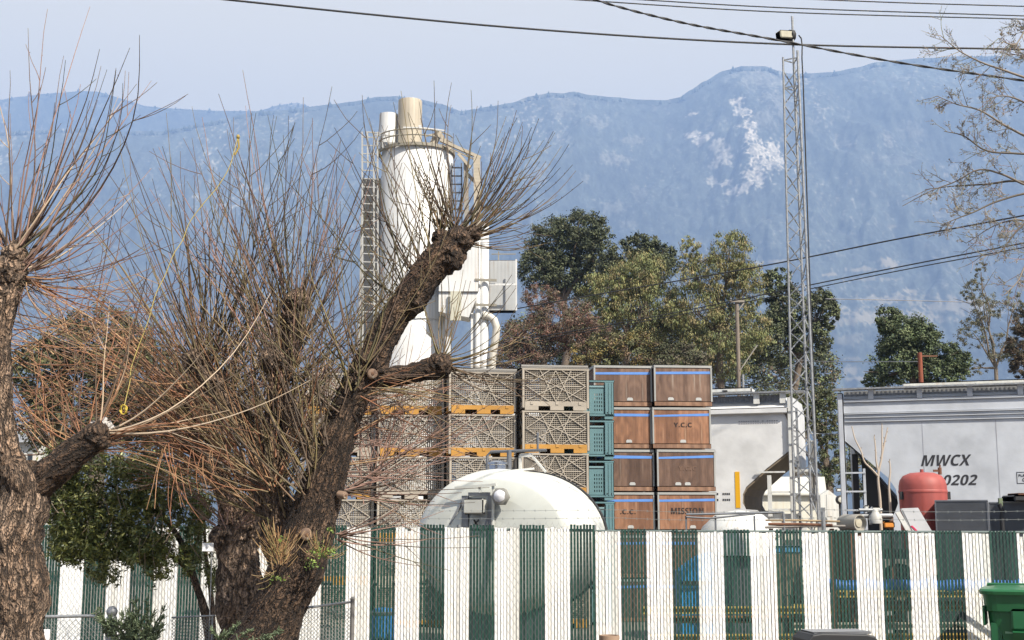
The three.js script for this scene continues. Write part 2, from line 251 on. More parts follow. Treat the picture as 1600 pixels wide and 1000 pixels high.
  const o = structure(new THREE.Mesh(g, mat([1, 1, 1], 1, { map: (() => { const t = new THREE.DataTexture(data, TW, TH, THREE.RGBAFormat); t.magFilter = t.minFilter = THREE.LinearFilter; t.colorSpace = THREE.SRGBColorSpace; t.needsUpdate = true; return t; })() }))); o.name = name; o.castShadow = o.receiveShadow = true; scene.add(o);
  const j1 = Math.round(NV / 1.06); for (let i = 0; i < NX; i++) { const k = (j1 * W + i) * 3; ridgeTrees.push([pos[k], pos[k + 1], pos[k + 2]]); }
  return { pos, W, NX, NV };
}
const granite = [[1152, 160, 9, 11, 1], [1160, 176, 11, 12, 1], [1166, 197, 11, 11, 1], [1174, 214, 13, 14, 1], [1186, 234, 20, 18, 1], [1198, 256, 26, 22, 1], [1207, 234, 14, 24, 1], [1182, 272, 18, 22, 1], [1166, 290, 11, 8, 1], [1150, 298, 13, 8, 1], [1136, 286, 8, 6, 0.9], [1068, 203, 7, 5, 0.9], [1080, 210, 9, 6, 0.95], [1095, 219, 10, 7, 1], [1103, 213, 9, 7, 0.9], [1120, 228, 11, 15, 0.75], [1131, 243, 11, 15, 0.75], [1119, 252, 9, 9, 0.6], [1110, 282, 6, 9, 0.6], [1185, 125, 44, 26, 0.34], [1215, 160, 24, 40, 0.34], [1190, 190, 26, 20, 0.3], [950, 250, 24, 12, 0.42], [985, 218, 22, 8, 0.34], [912, 275, 12, 10, 0.28], [870, 215, 16, 20, 0.28], [880, 165, 24, 30, 0.28], [995, 300, 14, 16, 0.22], [960, 325, 20, 12, 0.26], [980, 350, 14, 10, 0.22], [930, 190, 18, 14, 0.35], [1385, 215, 8, 18, 0.45], [1425, 200, 18, 20, 0.22], [1370, 150, 20, 7, 0.2], [1260, 190, 14, 22, 0.2], [1320, 225, 8, 12, 0.28], [1390, 250, 40, 10, 0.16], [1560, 145, 14, 16, 0.25], [1450, 310, 14, 10, 0.4], [1470, 335, 20, 14, 0.3], [200, 170, 30, 14, 0.18], [840, 270, 16, 26, 0.3],
  [1390, 412, 18, 10, 0.8, 1], [1345, 422, 26, 4, 0.7, 1], [1300, 430, 18, 4, 0.7, 1], [1355, 437, 34, 4, 0.5, 1], [1425, 456, 14, 6, 0.8, 1], [1380, 468, 60, 10, 0.6, 1], [1390, 492, 80, 14, 0.75, 1], [1500, 478, 70, 14, 0.65, 1], [1300, 500, 40, 10, 0.5, 1], [1210, 408, 30, 4, 0.5, 1], [1330, 580, 14, 8, 0.7, 1], [1335, 592, 20, 5, 0.7, 1], [1330, 562, 14, 3, 0.5, 1], [1395, 355, 10, 4, 0.5, 1], [1465, 333, 6, 3, 0.5, 1], [1440, 345, 4, 10, 0.4, 1], [1320, 530, 30, 10, 0.35, 1], [800, 470, 60, 10, 0.25, 1]];
terrain('mountain_range', RIDGE, -320, 1920, 1000, 330, 3500, 5200, 150, granite);
terrain('far_mountain_range', BACK, -320, 800, 460, 120, 5300, 6300, 120, []);
{
  reseed(5);
  const cone = new MB(); cone.lathe([[0.36, 0], [0.42, 0.12], [0.2, 0.6], [0, 1]], 5);
  const spots = [];
  for (const q of ridgeTrees) { const far = -q[2] > 5900, n = far ? 1 : 3; for (let k = 0; k < n; k++) if (rnd() < 0.16 + 0.4 * vn(q[0] / 60, 3, 0, 99)) { const h = (5 + 22 * Math.pow(rnd(), 2.5)) * (far ? 1.0 : 1), p = V(q[0] + rr(-7, 7), q[1] - rr(2, 14), q[2] + rr(2, 40)); spots.push([p, h]); } }
  const im = new THREE.InstancedMesh(cone.geo(), mat([0.03, 0.042, 0.028], 1), spots.length), m = new THREE.Matrix4();
  spots.forEach(([p, h], i) => im.setMatrixAt(i, m.makeScale(h * rr(0.7, 1.3), h, h).setPosition(p)));
  im.name = 'ridge_forest'; tag(im, 'dark conifers growing along the crest of the blue mountain ridge', 'forest', null, 'stuff'); scene.add(im);
}

// ---------- materials shared by the yard ----------
const M = {
  slatWhite: mat('#f4f4f2', 0.45), slatGreen: mat([0.010, 0.048, 0.036], 0.5), slatWhites: [mat('#f6f6f4', 0.45), mat('#ecebe5', 0.5), mat('#f1f0ec', 0.45), mat('#e2e0d8', 0.55)], slatGreens: [mat([0.010, 0.048, 0.036], 0.5), mat([0.014, 0.060, 0.044], 0.5), mat([0.008, 0.038, 0.030], 0.55)], wire: mat([0.20, 0.215, 0.21], 0.6), darkWire: mat([0.10, 0.13, 0.12], 0.6),
  galv: steel([0.42, 0.43, 0.44]), rust: grimy([0.20, 0.09, 0.05], 0.9), black: mat([0.015, 0.015, 0.017], 0.6), dark: grimy([0.03, 0.03, 0.032], 0.7),
  white: painted([0.78, 0.78, 0.74]), cream: painted([0.74, 0.72, 0.62]), carWhite: grimy([0.86, 0.86, 0.85], 0.45), carGray: grimy([0.62, 0.65, 0.70], 0.45), seam: painted([0.40, 0.41, 0.46], 0.6), chrome: mat([0.6, 0.6, 0.6], 0.25, { metalness: 1 }),
  tan: grimy([0.30, 0.24, 0.17], 0.85), red: painted([0.40, 0.085, 0.07], 0.6), yellow: painted([0.62, 0.36, 0.02], 0.5), steelGray: grimy([0.22, 0.23, 0.25], 0.45, { metalness: 0.4 }),
  ink: mat([0.02, 0.02, 0.025], 0.7), paleInk: mat([0.25, 0.25, 0.27], 0.8), cable: mat([0.02, 0.02, 0.022], 0.6),
};

// ---------- slatted chain-link fence ----------
const FA = P(580, 820, 15.48), FDIR = (() => { const b = P(1587, 820, 14.65); const d = V(b.x - FA.x, 0, b.z - FA.z); d.normalize(); return d; })();
const FP = (s, y, off = 0) => V(FA.x + FDIR.x * s - FDIR.z * off, y, FA.z + FDIR.z * s + FDIR.x * off);   // off > 0 is towards the viewer
const FANG = Math.atan2(-FDIR.z, FDIR.x);
{
  reseed(11);
  const f = worldThing('slat_fence', 'tall chain link fence woven with alternating bands of white and dark green vertical slats', 'fence', FP(3, 0));
  const top = (s) => (s < 2.66 ? 1.752 : 1.705 - 0.004 * (s - 2.66));
  const p = 0.03708, nA = 8 * Math.floor(-4.6 / (8 * p)), nB = 8 * 28;
  const geos = {};
  const slat = (white) => { const k = white ? 1 : 0; if (!geos[k]) { const mb = new MB(); mb.box(0, 0, 0, white ? 0.0312 : 0.0272, 1, 0.007, 0.002); geos[k] = mb.geo(); } return geos[k]; };
  const rest = [new MB(), new MB()];
  let count = 0; const first = Math.ceil(-3.35 / p);
  for (let k = nA; k < nB + 8; k++) {
    const white = mod(Math.floor(k / 8), 2) === 1, s = (k + 0.5) * p, y1 = top(s) - (white ? 0.03 : 0.002) + rr(-0.006, 0.006) - (rnd() < 0.04 ? rr(0.01, 0.04) : 0), y0 = 0.06, c = FP(s + rr(-0.0015, 0.0015), (y0 + y1) / 2, rr(-0.002, 0.002));
    if (k >= first && count < 300) {
      const o = new THREE.Mesh(slat(white), white ? M.slatWhites[[0, 0, 2, 2, 1, 3][Math.floor(rnd() * 6)]] : M.slatGreens[Math.floor(rnd() * 3)]); o.name = 'slat'; o.castShadow = o.receiveShadow = true; o.scale.y = y1 - y0; o.position.copy(c).sub(f.inWorld); o.rotation.y = FANG + rr(-0.12, 0.12); o.rotation.z = rr(-0.0022, 0.0022); f.add(o); count++;
    } else { const mb = rest[white ? 1 : 0]; mb.M = new THREE.Matrix4().makeRotationY(FANG).setPosition(c); mb.box(0, 0, 0, white ? 0.0312 : 0.0272, y1 - y0, 0.007); mb.M = null; }
  }
  rest[0].build('green_slats', M.slatGreen, f, true); rest[1].build('white_slats', M.slatWhite, f, true);
  // woven wire: zigzags on both faces of the slats
  const w = new MB(), half = p, dy = 0.052;
  for (let k = nA; k <= nB + 8; k++) {
    const s0 = k * p; let y = 0.05, side = 0, hgt = top(s0) + 0.016;
    let prev = null; const steps = Math.floor((hgt - 0.05) / dy);
    const sgn = k % 2 === 0 ? 1 : 1;
    for (let j = 0; j <= steps; j++) { const q = FP(s0 + (mod(j + k, 2) ? half * 0.5 : -half * 0.5) * sgn, 0.05 + j * dy, j % 2 ? 0.0075 : 0.0062); if (prev) { const q0 = prev; w.tube([q0, q], 0.00095, 3, false); } prev = q; }
    if (prev && k % 2) w.tube([prev, prev.clone().add(V(0.006, 0.02, 0))], 0.00095, 3, false);
  }
  w.build('chain_link_wire', M.wire, f, true);
  const rail = new MB();
  for (const [a, b] of [[-4.7, 2.66], [2.66, 8.2]]) { rail.tube([FP(a, top((a + b) / 2 - 0.3) - 0.02, -0.03), FP(b, top(b) - 0.02, -0.03)], 0.017, 8); }
  rail.build('top_rail', M.darkWire, f);
  for (const s of [-4.2, -1.6, 1.05, 2.66, 5.3, 7.62]) { const pm = new MB(); const h = s === 5.3 ? 1.90 : s === 7.62 ? 2.02 : 1.75; pm.tube([FP(s, 0, -0.06), FP(s, h, -0.06)], s === 7.62 ? 0.035 : 0.024, 10); if (s === 7.62) pm.add(new THREE.SphereGeometry(0.05, 12, 8), new THREE.Matrix4().setPosition(FP(s, h, -0.06))); pm.build('fence_post', M.galv, f); }
  for (const [h, o] of [[1.925, -0.05], [1.832, -0.02]]) {
    const bw = new MB();
    for (const [a, b] of [[-0.2, 2.9], [2.9, 5.3], [5.3, 8.2]]) { const pts = []; for (let i = 0; i <= 20; i++) { const t = i / 20; pts.push(FP(lerp(a, b, t), h - 0.03 * (4 * t * (1 - t)) * (a > 2 ? 1 : 0.4), o)); } bw.tube(pts, 0.002, 4, false); for (let s = a; s < b; s += 0.127) { const t = (s - a) / (b - a), c = FP(s, h - 0.03 * 4 * t * (1 - t) * (a > 2 ? 1 : 0.4), o); bw.bar(c.clone().add(V(-0.004, -0.014, 0)), c.clone().add(V(0.004, 0.014, 0.004)), 0.003); bw.bar(c.clone().add(V(-0.008, 0.010, 0)), c.clone().add(V(0.010, -0.010, 0.004)), 0.003); } }
    bw.build('barbed_wire', M.wire, f);
  }
}

// ---------- covered hopper railcars ----------
const CARO = P(1318, 820, 28), CARA = 19 * Math.PI / 180;
const carAt = (s) => [CARO.x + Math.cos(CARA) * s, 0, CARO.z + Math.sin(CARA) * s];
// car coordinates: x along the track, y up, z = 0 the near side sheet, -3.1 the far one
{
  const W = 3.1;
  const g = thing('hopper_railcar', 'blue-grey covered hopper railcar lettered MWCX standing behind the red tank', 'railcar', carAt(0), -CARA);
  const L = 9.0;
  const sideShape = [[0.10, 4.42], [0.10, 3.56], [0.98, 2.74], [1.12, 2.5], [1.15, 2.2], [1.08, 2.02], [1.0, 1.9], [1.0, 1.6], [L, 1.6], [L, 4.42]];
  let mb = new MB(); mb.extrude(sideShape, 0.03, [], new THREE.Matrix4().makeTranslation(0, 0, -0.03)); mb.extrude(sideShape, 0.03, [], new THREE.Matrix4().makeTranslation(0, 0, -W)); mb.build('side_sheet', M.carGray, g);
  mb = new MB(); for (const y of [4.14, 4.06, 3.97]) { const b = new MB(); b.box(L / 2 + 0.06, y, 0.012, L - 0.1, 0.035, 0.05, 0.01); b.build('side_rib', M.carGray, g); }
  for (const x of [1.72, 3.2, 4.7, 6.2]) { const b = new MB(); b.box(x, 2.78, 0.001, 0.014, 2.3, 0.006); b.build('weld_seam', M.seam, g); }
  // roof: curved sheet with raised hatch coaming
  mb = new MB(); { const pr = [[-0.0, 4.42], [-0.12, 4.52], [-0.5, 4.62], [-W / 2, 4.7], [-W + 0.5, 4.62], [-W + 0.12, 4.52], [-W, 4.42]]; for (let i = 0; i < pr.length - 1; i++) mb.quad(V(0.1, pr[i][1], pr[i][0]), V(L, pr[i][1], pr[i][0]), V(L, pr[i + 1][1], pr[i + 1][0]), V(0.1, pr[i + 1][1], pr[i + 1][0])); mb.box(L / 2 + 0.05, 4.42, 0.015, L - 0.1, 0.07, 0.06, 0.01); } mb.build('roof', M.carGray, g);
  mb = new MB(); mb.box(L / 2 - 0.05, 4.675, 0.02, L + 0.1, 0.035, 0.3); mb.build('running_board', M.galv, g);
  mb = new MB(); for (let x = 0.2; x < L; x += 0.09) mb.box(x, 4.58, -0.17, 0.012, 0.15, 0.012); mb.box(L / 2, 4.56, -0.19, L - 0.2, 0.19, 0.008); mb.build('running_board_grating', M.galv, g);
  for (const x of [0.69, 1.7, 2.72, 3.72, 4.74, 5.8]) { const b = new MB(); b.box(x, 4.55, 0.03, 0.11, 0.24, 0.03); b.box(x - 0.05, 4.55, -0.06, 0.012, 0.2, 0.16); b.build('bracket', M.carGray, g); }
  mb = new MB(); mb.box(1.25 + L / 2, 4.755, -0.5, L - 0.2, 0.10, 0.55, 0.03); for (const x of [1.55, 2.9, 4.2]) mb.box(x, 4.735, -0.2, 0.08, 0.04, 0.08); mb.build('hatch_cover', painted([0.80, 0.79, 0.72], 0.5), g);
  mb = new MB(); mb.box(1.05, 4.74, -0.26, 0.07, 0.06, 0.1); mb.build('hatch_latch', M.dark, g);
  // end: slope sheet, posts, ladder, sill
  mb = new MB(); mb.quad(V(0.13, 3.54, -0.03), V(0.13, 3.54, -W + 0.03), V(1.15, 2.25, -W + 0.03), V(1.15, 2.25, -0.03)); mb.quad(V(1.15, 2.25, -0.04), V(1.15, 2.25, -W + 0.04), V(1.1, 1.2, -W + 0.04), V(1.1, 1.2, -0.04)); mb.build('slope_sheet', M.steelGray, g);
  mb = new MB(); mb.quad(V(0.1, 3.5, -0.03), V(0.1, 3.5, -W), V(0.1, 4.5, -W), V(0.1, 4.5, -0.03)); mb.build('end_sheet', M.carGray, g);
  mb = new MB(); mb.extrude([[0.40, 3.22], [1.14, 2.26], [1.08, 1.5], [0.40, 1.5]], 0.03, [], new THREE.Matrix4().makeTranslation(0, 0, -0.5)); mb.box(0.2, 1.7, -1.2, 0.5, 0.5, 0.3); mb.bar(V(0.25, 1.6, -0.7), V(0.25, 3.3, -0.7), 0.12); mb.build('end_bracing', M.dark, g);
  for (const z of [0.02, -W - 0.02]) { const b = new MB(); b.box(0.04, 2.85, z, 0.13, 3.5, 0.09, 0.02); b.build('corner_post', M.carGray, g); }
  mb = new MB(); mb.box(0.48, 2.0, 0.02, 0.05, 1.9, 0.05); for (const y of [2.86, 2.46, 2.06, 1.66]) mb.box(0.26, y, 0.045, 0.5, 0.035, 0.035); mb.build('ladder', M.carGray, g);
  mb = new MB(); mb.box(L / 2, 1.42, -0.15, L, 0.34, 0.2); mb.box(L / 2, 1.2, -W / 2, L, 0.4, 0.6); mb.box(0.6, 1.35, -W / 2, 1.2, 0.12, W - 0.1); mb.build('sill', M.steelGray, g);
  mb = new MB(); for (const x of [1.0, 2.75]) for (const z of [-0.75, -2.35]) { mb.M = new THREE.Matrix4().makeRotationX(Math.PI / 2).setPosition(x, 0.42, z); mb.lathe([[0, -0.06], [0.40, -0.06], [0.42, 0.04], [0.46, 0.06], [0.46, 0.08], [0, 0.08]], 20); mb.M = null; } mb.box(1.9, 0.5, -0.7, 2.2, 0.25, 0.15); mb.box(1.9, 0.5, -2.4, 2.2, 0.25, 0.15); mb.build('wheel_truck', M.dark, g);
  // lettering
  mb = new MB(); mb.add(letters('MWCX', 0.235, font, 0.28, 1.0), new THREE.Matrix4().makeTranslation(2.14, 2.985, 0.002)); mb.add(letters('0202', 0.22, font, 0.28, 1.05), new THREE.Matrix4().makeTranslation(2.40, 2.575, 0.002)); mb.build('lettering', M.ink, g);
  mb = new MB(); mb.add(letters('PLATE', 0.05, font), new THREE.Matrix4().makeTranslation(3.68, 2.74, 0.003)); mb.add(letters('C', 0.07, font), new THREE.Matrix4().makeTranslation(3.68, 2.64, 0.003)); for (const [x, y, w, h] of [[3.68, 2.83, 0.27, 0.012], [3.68, 2.60, 0.27, 0.012], [3.55, 2.715, 0.012, 0.23], [3.81, 2.715, 0.012, 0.23]]) mb.box(x, y, 0.003, w, h, 0.004); mb.build('clearance_plate', M.ink, g);
}
{
  const W = 3.1, E = -1.09;
  const g = thing('hopper_railcar', 'white covered hopper railcar with open sloping end and ladder beside the wooden bins', 'railcar', carAt(0), -CARA);
  const L0 = -9;
  const side = [[L0, 1.95], [E - 0.62, 1.95], [E - 0.75, 2.07], [E - 1.0, 2.09], [E - 1.07, 2.22], [E - 1.06, 2.42], [E - 0.98, 2.58], [E - 0.52, 2.98], [E - 0.02, 3.36], [E - 0.02, 4.02], [E - 0.10, 4.2], [L0, 4.2]];
  let mb = new MB(); for (const z of [-0.03, -W]) mb.extrude(side, 0.03, [], new THREE.Matrix4().makeTranslation(0, 0, z)); mb.build('side_sheet', M.carWhite, g);
  mb = new MB(); { const pr = [[0.02, 4.19], [0.05, 4.30], [0.03, 4.36], [-0.22, 4.48], [-0.6, 4.6], [-W / 2, 4.66], [-W + 0.6, 4.6], [-W, 4.3]]; for (let i = 0; i < pr.length - 1; i++) mb.quad(V(L0, pr[i][1], pr[i][0]), V(E, pr[i][1], pr[i][0]), V(E, pr[i + 1][1], pr[i + 1][0]), V(L0, pr[i + 1][1], pr[i + 1][0])); mb.quad(V(L0, 4.19, 0.02), V(E, 4.19, 0.02), V(E, 4.19, -0.2), V(L0, 4.19, -0.2)); mb.box((L0 + E) / 2, 4.26, 0.075, E - L0, 0.13, 0.08, 0.02); } mb.build('roof', M.carWhite, g);
  mb = new MB(); mb.box((L0 - 0.72) / 2, 4.67, -0.05, -L0 - 0.72, 0.035, 0.34); mb.build('running_board', M.galv, g);
  mb = new MB(); for (let x = -5; x < -1.2; x += 0.06) mb.box(x, 4.56, -0.20, 0.014, 0.17, 0.014); mb.box(-3.2, 4.53, -0.22, 4, 0.2, 0.008); mb.build('running_board_grating', M.galv, g);
  for (const x of [-1.78, -1.2, -3.2]) { const b = new MB(); b.box(x, 4.55, 0.03, 0.13, 0.26, 0.05); b.build('bracket', M.white, g); }
  mb = new MB(); mb.box(-3.9, 4.76, -0.35, 4, 0.11, 0.5, 0.03); mb.build('hatch_cover', M.white, g);
  mb = new MB(); mb.box(-2.5, 4.74, -0.08, 0.11, 0.04, 0.04); mb.build('hatch_latch', M.dark, g);
  // end sheet and the slope sheet under it
  mb = new MB(); mb.extrude([[0, 3.05], [W, 3.05], [W, 4.35], [W - 0.5, 4.62], [0.5, 4.62], [0, 4.35]], 0.03, [], new THREE.Matrix4().makeRotationY(Math.PI / 2).setPosition(E - 0.02, 0, -0.02)); mb.build('end_sheet', M.carWhite, g);
  mb = new MB(); const sl = [[E - 0.03, 3.34], [E - 0.53, 2.96], [E - 0.99, 2.56], [E - 1.09, 2.40], [E - 1.10, 2.2], [E - 1.10, 1.2]]; for (let i = 0; i < sl.length - 1; i++) mb.quad(V(sl[i][0], sl[i][1], -0.01), V(sl[i][0], sl[i][1], -W + 0.03), V(sl[i + 1][0], sl[i + 1][1], -W + 0.03), V(sl[i + 1][0], sl[i + 1][1], -0.01)); mb.build('slope_sheet', M.tan, g);
  mb = new MB(); for (let i = 0; i < 4; i++) mb.bar(V(sl[i][0] - 0.015, sl[i][1] + 0.02, -0.06), V(sl[i + 1][0] - 0.015, sl[i + 1][1] + 0.02, -0.06), 0.07, 0.12); mb.build('edge_flange', M.tan, g);
  mb = new MB(); mb.box(E + 0.04, 3.05, 0.05, 0.11, 3.0, 0.07, 0.01); mb.build('corner_post', M.white, g);
  mb = new MB(); mb.box(E + 0.18, 2.9, 0.04, 0.05, 2.8, 0.05); for (let y = 1.7; y < 4.3; y += 0.36) mb.box(E + 0.11, y, 0.085, 0.2, 0.03, 0.03); mb.build('ladder', M.galv, g);
  mb = new MB(); mb.box(E - 0.46, 2.38, 0.04, 0.085, 0.9, 0.05); mb.box(E - 0.42, 2.9, 0.05, 0.62, 0.035, 0.035); mb.box(E - 0.24, 2.46, 0.05, 0.5, 0.035, 0.035); mb.box(E - 0.24, 2.08, 0.05, 0.5, 0.04, 0.04); mb.build('grab_rail', M.white, g);
  mb = new MB(); mb.box(E + 0.3, 2.9, -1.2, 0.06, 1.6, 0.06); mb.box(E + 0.3, 2.9, -1.9, 0.06, 1.6, 0.06); for (let y = 2.2; y < 3.7; y += 0.36) mb.box(E + 0.3, y, -1.55, 0.04, 0.03, 0.7); mb.box(E + 0.2, 2.93, -1.4, 0.4, 0.05, 2.7); mb.build('end_platform', M.white, g);
  mb = new MB(); mb.box((L0 + E) / 2 + 0.1, 1.93, -0.1, E - L0 + 0.2, 0.12, 0.16); mb.box((L0 + E) / 2, 1.2, -W / 2, E - L0 + 0.6, 0.4, 0.6); mb.box((L0 + E) / 2 + 0.15, 1.62, -0.12, E - L0 + 0.3, 0.14, 0.16); mb.build('sill', M.white, g);
  mb = new MB(); mb.box(-2.26, 2.52, 0.006, 0.105, 0.80, 0.008); mb.build('reflective_strip', mat([0.68, 0.36, 0.01], 0.5), g);
  mb = new MB(); for (let i = 0; i < 34; i++) { const x = -2.18 + (i % 17) * 0.052, y = i < 17 ? 4.035 : 3.985; if (hash(i, 3, 9) > 0.12) mb.box(x, y, 0.003, 0.036, 0.022, 0.003); } mb.build("stencil_lines", M.paleInk, g, true);
  mb = new MB(); for (let i = 0; i < 14; i++) { const y = [2.43, 2.30][i % 2], x = -2.80 + (i >> 1) * 0.045 + (i >> 1 > 2 ? 0.08 : 0); mb.box(x, y, 0.003, 0.03, 0.045, 0.004); } mb.build('stencil_marks', M.ink, g, true);
  mb = new MB(); for (let i = 0; i < 6; i++) mb.box(E + 0.015, 4.0 - (i % 3) * 0.13, -0.9 - (i > 2 ? 0.35 : 0), 0.004, 0.03, 0.3); mb.build('end_stencil', M.paleInk, g, true);
}

// ---------- stacked bins ----------
const ORD = ['topmost', 'second from the top', 'third from the top', 'fourth from the top', 'fifth from the top', 'lowest'];
{
  // plywood harvest bins: two columns of six
  const w = 1.105, h = 0.775, dp = 1.1;
  const wood = (c) => mat(c, 0.85, { map: T.wood, bumpMap: T.wood, bumpScale: 0.004 });
  const tones = [wood([0.31, 0.23, 0.175]), wood([0.46, 0.275, 0.165]), wood([0.25, 0.18, 0.135]), wood([0.50, 0.30, 0.18]), wood([0.33, 0.23, 0.165])];
  const pale = wood([0.52, 0.36, 0.24]), rimM = grimy([0.42, 0.42, 0.40], 0.6), tape = mat([0.12, 0.30, 0.75], 0.6, { map: T.grime }), plate = grimy([0.55, 0.55, 0.53], 0.5);
  const panel = new MB(); panel.box(0, 0, 0, w - 0.03, h - 0.15, 0.02); const panelG = Array.from({ length: 14 }, (_, i) => { const q = panel.geo(), u = q.attributes.uv; for (let k = 0; k < u.count; k++) u.setXY(k, u.getX(k) + i * 0.37, u.getY(k) + i * 0.61); return q; }); let panelN = 0;
  const make = (name, label, tone, o) => {
    const g = thing(name, label, 'wooden bin', [0, 0, 0], 0, 'stacked plywood harvest bins');
    for (let k = 0; k < 4; k++) { const a = k * Math.PI / 2, m = new THREE.Mesh(panelG[panelN++ % 14], tone); m.name = 'side_panel'; m.position.set(Math.sin(a) * (dp / 2 - 0.02), 0.095 + (h - 0.15) / 2, Math.cos(a) * (dp / 2 - 0.02)); m.rotation.y = a; m.castShadow = m.receiveShadow = true; g.add(m); }
    let mb;
    for (const z of [-1, 0, 1]) { mb = new MB(); mb.box(0, 0.045, z * (dp / 2 - 0.05), w, 0.085, 0.09, 0.006); mb.build('skid', pale, g); }
    for (const sx of [-1, 1]) for (const sz of [-1, 1]) { mb = new MB(); mb.box(sx * (w / 2 - 0.012), 0.095 + (h - 0.15) / 2, sz * (dp / 2 - 0.012), 0.03, h - 0.14, 0.03); mb.build('corner_strap', rimM, g); }
    mb = new MB(); for (const z of [-1, 1]) mb.box(0, h - 0.028, z * (dp / 2 - 0.012), w + 0.008, 0.05, 0.034, 0.004); for (const x of [-1, 1]) mb.box(x * (w / 2 - 0.012), h - 0.0285, 0, 0.032, 0.049, dp - 0.06); mb.build('rim', rimM, g);
    mb = new MB(); mb.box(0, 0.1, 0, w - 0.05, 0.02, dp - 0.06); mb.build('floor_board', pale, g);
    mb = new MB(); mb.bar(V(-w / 2 + 0.02, h - 0.155 + o.t[0], dp / 2 - 0.004), V(w / 2 - 0.02, h - 0.155 + o.t[1], dp / 2 - 0.004), 0.052, 0.008); { mb = new MB(); const y0 = h - 0.15 + o.t[0], y1 = h - 0.15 + o.t[1], z = dp / 2 - 0.006, th = 0.052 + o.t[0]; mb.quad(V(-w / 2 + 0.01, y0 - th / 2, z), V(w / 2 - 0.03, y1 - 0.024, z), V(w / 2 - 0.03, y1 + 0.024, z), V(-w / 2 + 0.01, y0 + th / 2, z)); } mb.build('tape_band', tape, g);
    for (const x of o.plates) { mb = new MB(); mb.extrude([[x - 0.055, 0.11], [x + 0.055, 0.11], [x + 0.055, 0.145], [x + 0.035, 0.165], [x - 0.035, 0.165], [x - 0.055, 0.145]], 0.006, [], new THREE.Matrix4().makeTranslation(0, 0, dp / 2 - 0.008)); mb.build('metal_plate', plate, g); }
    if (o.text) { mb = new MB(); mb.add(letters(o.text, o.th || 0.085, font, 0, o.ts || 1.25), new THREE.Matrix4().makeTranslation(o.tx || 0.0, o.ty || 0.36, dp / 2 - 0.008)); mb.build('stencil_text', o.faint ? mat([0.14, 0.085, 0.06], 0.9) : mat([0.03, 0.02, 0.018], 0.9), g); }
    return g;
  };
  const D = 23.9, pitch = 0.788, ang = 6 * Math.PI / 180;
  const texts = { '0:1': {}, '1:1': { text: 'Y.C.C', tx: 0.02, ty: 0.40 }, '2:1': { text: 'Y.C.C', tx: 0.02, ty: 0.38, faint: 1 }, '3:1': { text: 'MISSION', th: 0.115, ts: 0.95, tx: 0.0, ty: 0.37 }, '3:0': { text: '.C.C.', tx: 0.05, ty: 0.37 } };
  const place = {};
  for (let c = 0; c < 2; c++) for (let r = 0; r < 6; r++) {
    const side = c ? 'column beside the railcar' : 'column behind the teal bins';
    const t = texts[r + ':' + c] || {};
    const g = make('wooden_bin', `plywood bin${t.text && !t.faint ? ' stencilled ' + t.text.replace(/^\.|\.$/g, '') : ''} ${ORD[r]} in the ${side}`, tones[[[0, 1, 2, 3, 4, 2], [0, 3, 2, 1, 4, 0]][c][r]], { t: [rr(-0.02, 0.01), rr(-0.005, 0.02)], plates: [[[0.13], [0.12], [0.14], [0.1], [], []], [[-0.24, 0.29], [0.02], [-0.16, 0.02], [0.1], [], []]][c][r], ...t });
    const p = P(c ? 1067 : 971.5, 820, D - (c ? 0.0 : 0.0));
    g.position.set(p.x + [0, -0.03, 0.03, 0.04, 0, 0][r] * (c ? 1 : 0.4), (5 - r) * pitch + 0.0, p.z - dp / 2 + rr(-0.02, 0.02)); g.rotation.y = ang * (r % 2 ? 0.9 : 1.05);
  }
}
